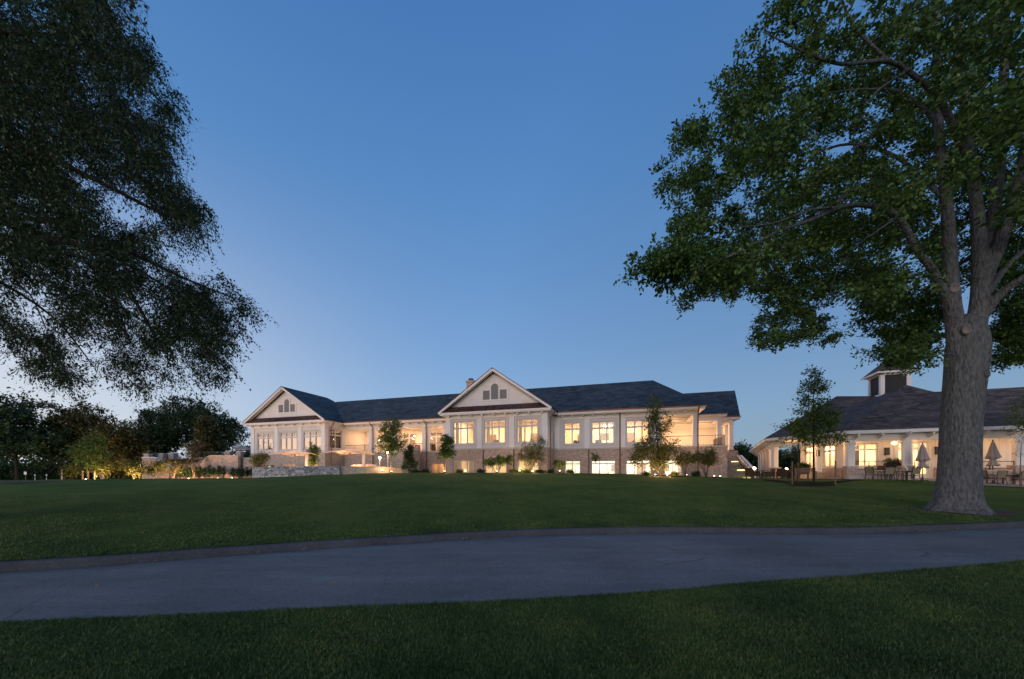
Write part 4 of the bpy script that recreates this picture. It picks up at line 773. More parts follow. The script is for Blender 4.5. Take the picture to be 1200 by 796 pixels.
# curtains and furniture seen through the glass
m = MB()
for h in cg_up: 
    for q in (h[0]+.05, h[1]-.45): m.box(q, q+.4, TG+.55, TG+.62, Fz+.05, 7.6)
for h in rw_up[1:]: m.box(h[1]-.3, h[1]-.0, .5, .56, Fz+.05, 7.5)
for h in cg_lo[:1]: m.box(h[0], h[0]+.75, TG+.5, TG+.56, .9, 3.2); m.box(h[1]-.8, h[1], TG+.5, TG+.56, .9, 3.2)
m.build('curtain', M['curtain'], club)
def inside(name, label, cat, s, t, z, fn, group=None, rz=0): r = thing(name, label, cat, cl(s, t, z), -TH+rz, group); fn(r); return r
def armchair(r, mt):
    m = MB(); m.box(-.36, .36, -.36, .36, .18, .45); m.build('seat', mt, r, bevel=.04); m = MB(); m.box(-.36, .36, .28, .42, .45, 1.0); m.build('backrest', mt, r, bevel=.04)
    for sg in (-1, 1): m = MB(); m.box(min(sg*.36, sg*.46), max(sg*.36, sg*.46), -.36, .4, .18, .65); m.build('armrest', mt, r, bevel=.03)
    for a in (-.32, .32):
        for b in (-.3, .3): m = MB(); m.box(a-.03, a+.03, b-.03, b+.03, 0, .18); m.build('leg', M['dark'], r)
inside('armchair', 'red armchair on the loggia left of the paired columns', 'armchair', S(487.5, 1.6), 1.6, Fz+.02, lambda r: armchair(r, M['red']))
inside('armchair', 'dark wicker armchair on the loggia beside the centre gable', 'armchair', S(505.5, 1.3), 1.3, Fz+.02, lambda r: armchair(r, M['wicker']))
inside('armchair', 'brown armchair behind the left upper window of the wing', 'armchair', S(675, 1.2), 1.2, Fz+.03, lambda r: armchair(r, M['wicker']))
inside('armchair', 'brown armchair in the middle upper window of the wing', 'armchair', S(701, 1.2), 1.2, Fz+.03, lambda r: armchair(r, M['wicker']))
inside('armchair', 'tan armchair in the middle upper window of the centre gable', 'armchair', S(580, TG+1.5), TG+1.5, Fz+.03, lambda r: armchair(r, M['wood']))
def chandelier(r):
    m = MB(); m.tube([(0, 0, 0), (0, 0, 1.0)], .015, 6)
    for k in range(6): a = k*math.pi/3; m.tube([(0, 0, .1), (.25*math.cos(a), .25*math.sin(a), -.02), (.42*math.cos(a), .42*math.sin(a), .12)], .014, 5)
    m.build('frame', M['dark'], r)
    for k in range(6): a = k*math.pi/3; m = MB(); m.lathe((.42*math.cos(a), .42*math.sin(a), .12), [(.05, 0), (.07, .06), (.04, .14)], 8); m.build('bulb', M['bulb'], r)
inside('chandelier', 'lit chandelier behind the middle upper window of the right wing', 'chandelier', S(712, 2.2), 2.2, 6.95, chandelier)
inside('chandelier', 'lit chandelier hanging inside the loggia hall', 'chandelier', S(489, 5.5), 5.5, 6.9, chandelier)
def tlamp(r):
    m = MB(); m.lathe((0, 0, 0), [(.11, 0), (.1, .03), (.04, .06), (.08, .2), (.03, .35)], 10); m.build('lamp_base', M['dark'], r); m = MB(); m.lathe((0, 0, .33), [(.2, 0), (.13, .26)], 12); m.build('lamp_shade', M['shade'], r)
def sidetable(r): 
    m = MB(); m.box(-.4, .4, -.25, .25, .7, .75); m.build('tabletop', M['wood'], r)
    for a in (-.36, .36):
        for b in (-.2, .2): m = MB(); m.box(a-.025, a+.025, b-.025, b+.025, 0, .7); m.build('leg', M['wood'], r)
inside('side_table', 'wooden table behind the lower left window of the centre gable', 'table', S(545, TG+1.2), TG+1.2, .82, sidetable); inside('table_lamp', 'lit table lamp behind the lower left window of the centre gable', 'lamp', S(545, TG+1.2), TG+1.2, 1.57, tlamp)
for i, (x_, lb) in enumerate(((672, 'tall dark plant stand behind the left lower wing window'), (705, 'wooden rack behind the second lower wing window'), (716, 'narrow wooden stand behind the second lower wing window, right side'), (744, 'round backed wooden stand behind the third lower wing window'))):
    def rack(r):
        m = MB(); m.box(-.3, .3, -.2, .2, .55+.2*(i % 2), .6+.2*(i % 2)); m.box(-.3, .3, -.2, .2, 1.0, 1.05); m.build('shelf', M['wood'], r)
        for a in (-.28, .28): m = MB(); m.box(a-.025, a+.025, -.2, .2, 0, 1.3); m.build('side_panel', M['wood'], r)
    inside('shelf_stand', lb, 'stand', S(x_, 2.0), 2.0, .82, rack)
inside('exit_sign', 'small lit green sign inside the lower left gable window', 'sign', S(316, -2.2), -2.2, 2.55, lambda r: (lambda m: (m.box(-.2, .2, -.03, .03, 0, .2), m.build('sign_face', M['exit'], r)))(MB()))

# --- stair at the right end of the clubhouse
st = thing('stone_stair', 'stone steps with lit risers climbing beside the brick corner', 'stairs', cl(22.65, 1.2, 1.15), -TH)
m = MB()
for i in range(12): m.box(.0, 2.35, i*.42, 5.6, i*.165, (i+1)*.165)
m.build('steps', M['carpet_stone'], st)
m = MB(); m.solid([(2.4, -.3, -.2), (2.7, -.3, -.2), (2.7, 5.6, -.2), (2.4, 5.6, -.2)], [(2.4, -.3, .55), (2.7, -.3, .55), (2.7, 5.6, 2.5), (2.4, 5.6, 2.5)]); cw = m.build('cheek_wall', M['brick'], st)
m = MB(); m.bar((2.55, -.45, .62), (2.55, 5.6, 2.6), .5, .1); m.box(2.35, 2.78, -.55, -.32, -.2, .6); m.build('coping', M['white'], cw)
railing(st, [(2.2, 0, .15), (2.2, 5.2, 2.0)], 0, .95, .6, name='handrail'); railing(st, [(.12, 0, .15), (.12, 5.2, 2.0)], 0, .95, .6, name='handrail')
for i in (0, 5, 11): m = MB(); m.box(1.5, 2.2, i*.42-.012, i*.42-.004, i*.165+.05, i*.165+.10); m.build('step_light', M['steplight'], st)
for i in (1, 5, 10): point('step_glow', cl(22.65+1.8, 1.2+i*.42-.5, 1.15+i*.165+.25), 7, (1, .78, .36), .03)

# ------------------------------------------------------------------ patio, stone wall, umbrellas and stair in front of the loggia
PZ = 1.25
m = MB(); pp = [cl(-38, -1, PZ), cl(-36.5, -9.5, PZ), cl(-27, -10, PZ), cl(-17, -6.3, PZ), cl(-12, -3.6, PZ), cl(-8, -.2, PZ), cl(-38, -.2, PZ)]; m.poly(pp[1:6]+[cl(-38, -.2, PZ)]); o = m.build('patio', M['pave']); o['kind'] = 'structure'
def wall_run(name, label, pts, thick, mt, zt, zb=None, coping=None, cat='wall'):
    """pts: list of (x, y, ztop) world; follows the ground below"""
    b0 = Vector((pts[0][0], pts[0][1], gz(pts[0][0], pts[0][1]))); r = thing(name, label, cat, b0); P = [Vector(p) for p in pts]; front = []; back = []
    for i, p in enumerate(P):
        d = (P[min(i+1, len(P)-1)]-P[max(i-1, 0)]); n_ = Vector((d.y, -d.x, 0)).normalized(); front.append(p+n_*thick/2); back.append(p-n_*thick/2)
    def ribbon(fr, bk, z0f, z1f, m):
        for i in range(len(P)-1):
            a, b, c, d = fr[i], fr[i+1], bk[i+1], bk[i]; lo = [Vector((q.x, q.y, z0f(j)))-b0 for q, j in ((a, i), (b, i+1), (c, i+1), (d, i))]; hi = [Vector((q.x, q.y, z1f(j)))-b0 for q, j in ((a, i), (b, i+1), (c, i+1), (d, i))]
            m.poly([lo[0], lo[1], hi[1], hi[0]]); m.poly([lo[2], lo[3], hi[3], hi[2]]); m.poly(hi); 
            if i == 0: m.poly([lo[3], lo[0], hi[0], hi[3]])
            if i == len(P)-2: m.poly([lo[1], lo[2], hi[2], hi[1]])
    m = MB(); ribbon(front, back, lambda j: gz(P[j].x, P[j].y)-.5 if zb is None else zb, lambda j: P[j].z, m); o = m.build('wall_body', mt, r)
    # long UV strip so the stones run along the wall
    me = o.data
    if coping:
        cen = [(f+b)/2 for f, b in zip(front, back)]; f2 = [c+(f-c)*1.35 for c, f in zip(cen, front)]; b2 = [c+(b-c)*1.35 for c, b in zip(cen, back)]
        m = MB(); ribbon(f2, b2, lambda j: P[j].z, lambda j: P[j].z+.09, m); m.build('coping', M[coping], r)
    return r
def arc_pts(spec): return [tuple(px(x_, y_, Y)) for x_, y_, Y in spec]
wall_run('stone_wall', 'low curved grey fieldstone wall in front of the left gable', arc_pts([(304, 548, 42.5), (300, 548, 41), (298.5, 547.9, 39.6), (300, 547.8, 38.6), (304, 547.6, 37.9), (312, 547.4, 37.5), (330, 547, 37.4), (352, 546.6, 37.5), (372, 546.4, 37.7), (398, 546.4, 38)]), .45, M['stone'], 0)
wall_run('stone_wall', 'low brown stone wall lit warm, right of the grey fieldstone wall', arc_pts([(398.6, 546.6, 38.4), (420, 546.8, 38.8), (440, 547, 39.3), (454, 547.5, 39.9), (470, 549, 41)]), .45, M['brick_grey'], 0)
def umbrella_big(r, wd, hz, arm):
    h = wd/2; n_ = 8; m = MB(); th = .04
    C8 = [Vector((h*a, h*b, hz)) for a, b in ((-1, -1), (0, -1), (1, -1), (1, 0), (1, 1), (0, 1), (-1, 1), (-1, 0))]
    for i in (1, 3, 5, 7): C8[i] *= 1; C8[i].z = hz+.24
    ap = Vector((0, 0, hz+wd*.145))
    for i in range(8):
        a, b = C8[i], C8[(i+1) % 8]; ma = a.lerp(ap, .5)-Vector((0, 0, .04)); mb_ = b.lerp(ap, .5)-Vector((0, 0, .04))
        m.poly([a, b, mb_, ma]); m.poly([ma, mb_, ap]); m.poly([b-Vector((0, 0, .09)), a-Vector((0, 0, .09)), a, b][::-1])
    m.build('canopy', M['fabric'], r)
    for i in range(8): m = MB(); m.bar(C8[i]-Vector((0, 0, .05)), ap-Vector((0, 0, .12)), .035); m.build('rib', M['wood'], r)
    for i in range(0, 8, 2): m = MB(); m.bar(C8[i].lerp(ap, .55)-Vector((0, 0, .08)), Vector((0, 0, hz-.05)), .03); m.build('strut', M['wood'], r)
    m = MB(); m.box(-.09, .09, -.09, .09, hz-.12, hz+.08); m.build('hub', M['wood'], r)
    m = MB(); m.box(arm-.11, arm+.11, -.1, .1, 0, hz+.12); m.build('pole', M['trim'], r); m = MB(); m.bar((arm, 0, hz+.02), (0, 0, hz-.02), .1); m.build('arm', M['trim'], r)
    m = MB(); m.box(arm-.5, arm+.5, -.5, .5, 0, .09); m.build('base_plate', M['dark'], r)
UY = 40.5; c = px(346, 534, UY); r = thing('cantilever_umbrella', 'wide open beige umbrella in front of the left gable windows', 'umbrella', (c.x, UY, PZ), -.12, 'open cantilever umbrellas on the patio'); umbrella_big(r, 3.45, c.z-PZ+.06, 1.3)
UY = 41.5; c = px(411, 532.5, UY); r2 = dup(r, (c.x, UY, PZ), -.05, 'wide open beige umbrella in front of the loggia corner', 1.1)
for cx_, UY, pw in ((411, 42.2, 0),):
    l = area('umbrella_uplight', (px(411, 545, UY).x, UY-.7, PZ+.5), 1.0, 1.0, 300, (1, .56, .26), None, (math.pi, 0, 0)); l2 = area('umbrella_uplight', (px(346, 545, 40.5).x, 40.0, PZ+.4), 1.0, 1.0, 260, (1, .56, .26), None, (math.pi, 0, 0))
# brick stair wall with pale sloped coping
r = thing('brick_stair_wall', 'low brick wall with pale coping sloping at both ends beneath the umbrella', 'wall', (px(428, 549, 43).x, 43, PZ), -TH)
m = MB(); m.solid([(-2.6, -.2, 0), (2.6, -.2, 0), (2.6, .2, 0), (-2.6, .2, 0)], [(-2.5, -.2, .85), (2.5, -.2, .85), (2.5, .2, .85), (-2.5, .2, .85)]); m.solid([(-2.5, -.2, .85), (2.5, -.2, .85), (2.5, .2, .85), (-2.5, .2, .85)], [(-1.4, -.2, 1.35), (1.3, -.2, 1.35), (1.3, .2, 1.35), (-1.4, .2, 1.35)]); m.build('wall_body', M['brick'], r)
m = MB(); m.bar((-2.62, 0, .84), (-1.4, 0, 1.40), .5, .09); m.bar((-1.4, 0, 1.40), (1.3, 0, 1.40), .5, .09); m.bar((1.3, 0, 1.40), (2.62, 0, .84), .5, .09); m.build('coping', M['coping'], r)
# stair up to the loggia with two sloped cheek walls
r = thing('loggia_stair', 'flight of steps between sloped brick cheek walls rising to the loggia', 'stairs', cl(S(452, -2.5), -2.5, PZ), -TH)
m = MB()
for i in range(18): m.box(-2.3+i*.3, 4.0, -.9, .9, i*.178, (i+1)*.178)
m.build('steps', M['concrete'], r)
for tt in (-1.1, 1.1):
    m = MB(); m.solid([(-2.6, tt-.2, -.2), (4.0, tt-.2, -.2), (4.0, tt+.2, -.2), (-2.6, tt+.2, -.2)], [(-2.6, tt-.2, .35), (4.0, tt-.2, 3.75), (4.0, tt+.2, 3.75), (-2.6, tt+.2, .35)]); o = m.build('cheek_wall', M['brick_grey'], r)
    m = MB(); m.bar((-2.75, tt, .32), (4.05, tt, 3.83), .5, .11); m.build('coping', M['coping'], o)
# lamps
def globe_lamp(x_, y_, Y, label, power, post=True):
    c = px(x_, y_, Y); zg = max(gz(c.x, Y)-.05, PZ-.1); r = thing('path_lamp', label, 'lamp', (c.x, Y, zg), 0, 'small lamps lit at dusk'); h = c.z-zg
    m = MB(); m.tube([(0, 0, 0), (0, 0, h-.05)], .05, 8); m.build('post', M['trim'], r); m = MB(); m.lathe((0, 0, h-.08), [(.03, 0), (.1, .04), (.13, .12), (.1, .2), (.03, .24)], 12); m.build('globe', M['bulb'], r, True); point('lamp_glow', (c.x, Y-.35, c.z+.1), power, WARM, .1)
globe_lamp(454.5, 531, 42.3, 'round lamp on a tall post behind the round street tree', 40); globe_lamp(445, 537, 40.6, 'round lamp on a white post beside the brown stone wall', 40)
def ground_light(x_, Y, label, power, target=None, color=WARM, ang=100, dz=0):
    X = (x_-600)/F*Y; z = gz(X, Y)+dz; r = thing('ground_light', label, 'light', (X, Y, z), 0, 'small uplights in the grass and beds')
    m = MB(); m.lathe((0, 0, 0), [(.07, -.02), (.08, .08), (.09, .12)], 10); m.build('housing', M['dark'], r); m = MB(); m.lathe((0, 0, .115), [(.085, 0), (.04, .03)], 10); m.build('lens', M['bulb'], r)
    if target is None: point('uplight', (X, Y-.1, z+.3), power*2.8, color, .04)
    else: spot('uplight', (X, Y, z+.18), (X+target[0], Y+target[1], z+target[2]), power*2, color, ang)

# ------------------------------------------------------------------ raised terrace at the left of the clubhouse
def T(x_, y_, Y): return px(x_, y_, Y)
TY = 52
wall_run('terrace_wall', 'brick terrace wall ending in a sloped white coping, farthest left', [tuple(T(168, 536.5, TY)), tuple(T(183, 536.5, TY)), tuple(T(198.5, 546.5, TY-.6)), tuple(T(199.5, 548, TY-.6))], .4, M['brick'], 0, None, 'white')
wall_run('terrace_wall', 'long brick terrace wall whose coping climbs to the right', [tuple(T(205, 555, TY-1)), tuple(T(222, 549.5, TY-1)), tuple(T(247, 534.5, TY-1)), tuple(T(262.5, 534.3, TY-1))], .4, M['brick'], 0, None, 'coping')
wall_run('terrace_wall', 'short brick terrace wall bathed in orange light', [tuple(T(262.8, 534.6, TY-1.2)), tuple(T(280.5, 534.6, TY-1.6))], .4, M['brick'], 0, None, 'coping')
wall_run('terrace_wall', 'plain brick terrace wall next to the left gable', [tuple(T(280.8, 537.5, TY-.6)), tuple(T(299, 537.2, TY-1.4))], .4, M['brick_grey'], 0, None, 'coping')
wall_run('terrace_wall', 'set back brick wall with pale coping behind the terrace steps', [tuple(T(199, 540.5, TY+4)), tuple(T(246, 539.5, TY+4))], .4, M['brick'], 0, None, 'coping')
m = MB(); m.poly([T(168, 538, TY+.2), T(247, 538.3, TY+.2), T(300, 538.3, TY+.2), T(300, 541.4, TY+16), T(168, 541.4, TY+16)]); o = m.build('terrace_floor', M['pave']); o['kind'] = 'structure'
for x0_, x1_, yt, yb, Y, lb in ((170, 177.5, 532, 537, TY+.6, 'brick pillar at the far left end of the terrace'), (187, 195, 531.5, 541, TY+3, 'brick pillar left of the terrace steps'), (198.5, 207, 531, 541, TY+3.6, 'brick pillar right of the terrace steps'), (234, 239.5, 536, 541, TY+4.8, 'small lit pillar behind the terrace railing'), (264.5, 272.5, 529.5, 534.5, TY+.6, 'brick pillar above the orange lit wall'), (277.5, 285, 529, 537.5, TY+.4, 'brick pillar left of the dark umbrellas')):
    a = T(x0_, yt, Y); b = T(x1_, yb, Y); r = thing('brick_pillar', lb, 'pillar', ((a.x+b.x)/2, Y, b.z), 0, 'brick pillars along the terrace'); h = (b.x-a.x)/2*.72; H = a.z-b.z
    m = MB(); m.box(-h, h, -h, h, -.2, H-.12); m.build('shaft', M['brick'], r); m = MB(); m.box(-h*1.12, h*1.12, -h*1.12, h*1.12, H-.12, H); m.build('cap', M['coping'], r)
for a_, b_, Y, yb, h_, lb in ((177.5, 187, TY+2, 538, .75, 'dark metal railing left of the terrace steps'), (207, 234, TY+4, 540, 1.0, 'dark metal railing above the set back terrace wall'), (239.5, 264, TY+2, 536, .75, 'dark metal railing above the long terrace wall')):
    p, q = T(a_, yb, Y), T(b_, yb, Y); r = thing('railing', lb, 'railing', p, 0); railing(r, [(0, 0, 0), (q.x-p.x, 0, q.z-p.z)], 0, h_, .12, name='bars')
m = MB()
r = thing('terrace_steps', 'short flight of pale steps between the two terrace walls', 'stairs', T(207, 555, TY-.6))
for i in range(9): m.box(-1.0, 1.6, i*.35, 4.2, -.3+i*.2, -.3+(i+1)*.2)
m.build('steps', M['concrete'], r)
for i in range(17):
    x_ = 206+i*5.6+random.uniform(-.5, .5)
    if 262 < x_ < 285 and i % 2: continue
    kind = ('left', 'middle', 'right')[min(2, i//6)]
    small_tree('columnar_shrub', 'slim dark clipped shrub in the row below the brick terrace wall', 'shrub', x_, 561, 49.6, [(x_, 553, 1.7, 6.5)], 26, 46, .11, M['dark_leaf'], tr=.03, spread=.19, group='slim shrubs below the terrace wall', shell=.6)
def umb_small(r, R, hz, mt, tilt=0):
    m = MB(); n_ = 8; ap = Vector((0, 0, hz+R*.36)); ring = [Vector((R*math.cos(k*math.pi/4+.39), R*math.sin(k*math.pi/4+.39), hz)) for k in range(8)]
    for i in range(8): m.poly([ring[i], ring[(i+1) % 8], ap]); m.poly([ring[i], ring[(i+1) % 8], ring[(i+1) % 8]-Vector((0, 0, .12)), ring[i]-Vector((0, 0, .12))])
    m.build('canopy', mt, r)
    for i in range(8): m = MB(); m.bar(ring[i], ap-Vector((0, 0, .08)), .02); m.build('rib', M['dark'], r)
    m = MB(); m.tube([(0, 0, 0), (0, 0, hz+R*.36+.08)], .03, 8); m.build('pole', M['dark'], r)
c = T(283.5, 525.5, 56); r = thing('patio_umbrella', 'farther dark umbrella open on the terrace, left of the gable', 'umbrella', (c.x, 56, 3.55), 0, 'dark umbrellas on the terrace'); umb_small(r, 1.25, c.z-3.55, M['grey_fabric'])
c = T(288.5, 528, 54); dup(r, (c.x, 54, 3.3), .3, 'nearer dark umbrella open beside the left gable wall', .95)

# ------------------------------------------------------------------ pool pavilion at the right
PA = math.atan2(.335, .942); PC, PS_ = .942, .335
P3 = Vector((26.3, 30.3, 0))
def pl(p, q, z=0): return Vector((P3.x+p*PC+q*PS_, P3.y-p*PS_+q*PC, z))
def Pp(x_, q): u = (x_-600)/F; return (u*(P3.y+q*PC)-P3.x-q*PS_)/(PC+u*PS_)      # photo column -> metres along the pavilion front at depth q
pav = thing('pool_pavilion', 'single storey cream pavilion with brown shingle roof and louvred cupola', 'building', P3, -PA)
E0 = 4.97; PG = 1.22
m = MB(); P1 = (-.8, 27); P2 = (-4.03, 5.67)
slab(m, [(0, 0, E0), (27, 0, E0), (27, 5.6, 8.5), (8.36, 5.6, 8.5), (7.16, 7, 9.5)], .14); slab(m, [(P2[0], P2[1], E0), (0, 0, E0), (6.14, 9.29, 9.0)], .14); slab(m, [(0, 0, E0), (7.16, 7, 9.5), (6.14, 9.29, 9.0)], .14); slab(m, [(P2[0], P2[1], E0), (6.14, 9.29, 9.0), (3.6, 11.05, 9.5)], .14); slab(m, [(P1[0], P1[1], E0), (P2[0], P2[1], E0), (3.6, 11.05, 9.5), (9, 27, 9.0)], .14)
slab(m, [(27, 0+11.2, E0), (10, 11.2, E0), (8.36, 5.6, 8.5), (27, 5.6, 8.5)], .14); slab(m, [(3.6, 11.05, 9.5), (6.14, 9.29, 9.0), (7.16, 7, 9.5), (8.36, 5.6, 8.5), (13, 12, 5.4), (9, 27, 9.0)], .14); proof = m.build('roof', M['roof_brown'], pav)
m = MB()
def fasc(a, b, z=E0):
    a = Vector((*a, z-.06)); b = Vector((*b, z-.06)); m.bar(a, b, .08, .24)
fasc((0, 0), (27, 0)); fasc(P2, (0, 0)); fasc(P1, P2); m.build('fascia', M['trim'], pav)
m = MB()                                                                        # soffit and rafter tails
m.poly([(0, .05, E0-.19), (27, .05, E0-.19), (27, 3.2, E0-.19), (-.5, 3.2, E0-.19)][::-1]); m.poly([(0, .05, E0-.19), (-.5, 3.2, E0-.19), (-1.5, 7.2, E0-.19), (P2[0]+.05, P2[1], E0-.19)]); m.poly([(P2[0], P2[1], E0-.19), (-1.5, 7.2, E0-.19), (2.2, 27, E0-.19), P1+(E0-.19,)]); m.build('porch_ceiling', M['panel'], pav)
d21 = Vector((P1[0]-P2[0], P1[1]-P2[1], 0)).normalized()
def rafter(*bars):
    m = MB()
    for a_, b_, w_, h_ in bars: m.bar(a_, b_, w_, h_)
    m.build('rafter_tail', M['trim'], pav)
for i in range(9): b = Vector((*P2, 0))+d21*(i*2.3+.6); n_ = Vector((d21.y, -d21.x, 0)); rafter(((b.x, b.y, E0-.28), (b.x+n_.x*1.0, b.y+n_.y*1.0, E0-.28), .13, .18), ((b.x+n_.x*.1, b.y+n_.y*.1, E0-.34), (b.x+n_.x*.95, b.y+n_.y*.95, E0-.95), .10, .12))
for i in range(16): q = .9+i*1.5; rafter(((q, .08, E0-.27), (q, .75, E0-.27), .12, .15), ((q, .15, E0-.32), (q, .75, E0-.55), .09, .1))
d32 = Vector((P2[0], P2[1], 0)).normalized()
for i in range(4): b = d32*(1.0+i*1.5); n_ = Vector((d32.y, -d32.x, 0)); rafter(((b.x, b.y, E0-.27), (b.x+n_.x*.7, b.y+n_.y*.7, E0-.27), .12, .15))
# beam behind the eave
m = MB(); m.box(.45, 27, .75, 1.05, E0-.72, E0-.2); i2 = Vector((*P2, 0))+Vector((.85, .35, 0)); m.bar((.5, .9, E0-.46), (i2.x, i2.y, E0-.46), .3, .5); i1 = Vector((P1[0]+.9, P1[1], 0)); m.bar((i2.x, i2.y, E0-.46), (i1.x, i1.y, E0-.46), .28, .5); m.build('porch_beam', M['trim'], pav)
def pcol(p, q, rz=0, w_=.22, ped=1.05, wped=.36):
    r = MB(); r.box(-w_, w_, -w_, w_, PG+ped, E0-.72); r.box(-w_-.05, w_+.05, -w_-.05, w_+.05, E0-.95, E0-.8); o = r.build('column', M['trim'], pav); o.location = (p, q, 0); o.rotation_euler = (0, 0, rz)
    if ped: r = MB(); r.box(-wped, wped, -wped, wped, PG-.4, PG+ped-.08); e = r.build('pedestal', M['brick'], o); r = MB(); r.box(-wped-.04, wped+.04, -wped-.04, wped+.04, PG+ped-.08, PG+ped); r.build('pedestal_cap', M['coping'], e)
cq = .9
for x_ in (996.5, 1062, 1193): pcol(Pp(x_, cq), cq)
pcol(Pp(1128, cq), cq); pcol(Pp(1255, cq), cq)
pcol(i2.x, i2.y, .4)
for i in range(1, 6): b = i2.lerp(i1, i*.145); pcol(b.x, b.y, .1, .17, .5, .24)
pcol(-.2, 4.6, .3, .2, .6, .28)
# left side panels between the side columns
m = MB()
for i in range(1, 5): a = i2.lerp(i1, i*.145+.012); b = i2.lerp(i1, i*.145+.135); m.bar((a.x, a.y, PG+1.6), (b.x, b.y, PG+1.6), .1, 3.2)
m.build('side_panel', M['panel'], pav)
# walls behind the porch
WQ = 3.3
wh = [(Pp(999.5, WQ), Pp(1028.5, WQ), PG+1.05, PG+3.0), (Pp(1050.5, WQ), Pp(1088.5, WQ), PG+.25, PG+3.05), (Pp(1137, WQ), Pp(1149.5, WQ), PG+1.0, PG+3.0), (Pp(1215, WQ), Pp(1240, WQ), PG+1.0, PG+3.0)]
p0 = Pp(988, WQ)
m = MB(); wall(m, p0, 27, WQ, .2, PG-.1, E0, wh)
q = p0+.2
while q < 27:
    if not any(h[0]-.25 < q < h[1]+.25 for h in wh): m.box(q-.03, q+.03, WQ-.025, WQ, PG-.1, E0-.2)
    q += .42
m.build('batten_wall', M['panel'], pav)
window(pav, *wh[0][:2], WQ, *wh[0][2:], 2, .27, .10, ovals=True); window(pav, *wh[2][:2], WQ, *wh[2][2:], 2, .27, .09, ovals=False); window(pav, *wh[3][:2], WQ, *wh[3][2:], 2, .27, .09, ovals=False)
dw = window(pav, *wh[1][:2], WQ, wh[1][2]+.02, wh[1][3], 4, .2, .15, ovals=True, name='double_door'); m = MB(); mid = (wh[1][0]+wh[1][1])/2
for sg in (-.12, .12): m.bar((mid+sg, WQ-.03, PG+1.1), (mid+sg, WQ-.03, PG+1.5), .04)
m.build('handle', M['dark'], dw)
for s0_, s1_ in ((p0, wh[0][0]-.2), (wh[0][1]+.2, wh[1][0]-.3), (wh[1][1]+.3, wh[2][0]-.2), (wh[2][1]+.2, 27)): m = MB(); m.box(s0_, s1_, WQ-.12, WQ-.03, PG-.1, PG+.85); m.box(s0_, s1_, WQ-.16, WQ-.03, PG+.85, PG+.93); m.build('brick_wainscot', M['brick'], pav)
# angled left wall with a window
ang = math.atan2(6.0-WQ, -1.9-p0); La = math.hypot(6.0-WQ+4, -1.9-p0)
aw = bpy.data.objects.new('angled_bay', None); C.objects.link(aw); aw.parent = pav; aw.location = (p0, WQ, 0); aw.rotation_euler = (0, 0, math.atan2(6.2, -2.4)-math.pi); aw['label'] = 'angled porch bay with tall lit windows'
m = MB(); wh2 = [(-2.0, -.8, PG+1.05, PG+3.0), (-4.1, -3.1, PG+.9, PG+3.0)]; wall(m, -4.7, 0, 0, .2, PG-.1, E0, wh2)
for q in np.arange(-4.6, 0, .42):
    if not any(h[0]-.2 < q < h[1]+.2 for h in wh2): m.box(q-.03, q+.03, -.025, 0, PG-.1, E0-.2)
m.build('batten_wall', M['panel'], aw)
for h in wh2: window(aw, *h[:2], 0, *h[2:], 2, .27, .09, ovals=False)
m = MB(); m.box(-4.7, -.0, -.12, -.03, PG-.1, PG+.85); m.box(-4.7, 0, -.16, -.03, PG+.85, PG+.93); m.build('brick_wainscot', M['brick'], aw)
def proom(s0, s1, t0, t1, z0, z1, par):
    m = MB(); m.poly([(s0, t1, z0), (s1, t1, z0), (s1, t1, z1), (s0, t1, z1)]); m.poly([(s0, t0, z0), (s0, t1, z0), (s0, t1, z1), (s0, t0, z1)]); m.poly([(s1, t1, z0), (s1, t0, z0), (s1, t0, z1), (s1, t1, z1)]); m.poly([(s0, t0, z1), (s0, t1, z1), (s1, t1, z1), (s1, t0, z1)]); m.poly([(s0, t0, z0), (s1, t0, z0), (s1, t1, z0), (s0, t1, z0)]); m.build('room_wall', M['interior'], par)
proom(p0+1.2, 20, WQ+.21, 8, PG+.02, E0-.3, pav); proom(-4.5, -.6, .21, 1.6, PG+.02, E0-.3, aw)
area('pavilion_room_light', (9, 5.6, E0-.4), 14, 3.5, 1300, LAMP, pav); area('bay_room_light', (-2.5, .9, E0-.4), 3.4, .8, 220, LAMP, aw)
area('pavilion_porch_light', (8, 2.0, E0-.24), 15, 1.4, 150, WARM, pav); area('pavilion_porch_light', (-2.0, 5.0, E0-.24), 1.2, 3, 70, WARM, pav, (0, 0, .3)); area('pavilion_porch_light', (20, 2.0, E0-.24), 9, 1.4, 60, WARM, pav); area('pavilion_side_light', (-1.4, 11, E0-.24), 1.2, 7, 90, WARM, pav)
for p_, q_, w__ in ((1.6, 2.4, 34), (5.5, 2.5, 30), (9.2, 2.5, 30), (13, 2.5, 22), (-1.2, 4.2, 44), (-1.8, 8.5, 50)): point('porch_fill', pl(p_, q_, PG+2.9), w__, WARM, .10)  # added fill points without fixtures, they brighten the pavilion porch
# front knee wall, steps, cupola, pipe
k0, k1 = Pp(1000, .9), Pp(1056, .9); k2, k3 = Pp(1132, .9), Pp(1188, .9)
for a_, b_ in ((k0, k1), (k2, k3), (k3+1, 24)):
    m = MB(); m.box(a_, b_, .75, 1.05, PG-.4, PG+.62); kw = m.build('knee_wall', M['brick'], pav); m = MB(); m.box(a_, b_, .70, 1.10, PG+.62, PG+.70); m.build('knee_wall_cap', M['coping'], kw)
railing(pav, [(k0, .9, PG+.7), (k1, .9, PG+.7)], 0, .72, .9); railing(pav, [(k2, .9, PG+.7), (k3, .9, PG+.7)], 0, .62, .9); railing(pav, [(k3+1, .9, PG+.7), (24, .9, PG+.7)], 0, .62, .9)
m = MB(); m.box(Pp(992, .3), Pp(1008, .3), -.1, .5, PG-.4, PG+.28); m.build('low_pier', M['coping'], pav); m = MB(); m.box(-.5, 24, 1.05, WQ, PG-.3, PG+.06); m.build('porch_floor', M['pave'], pav)
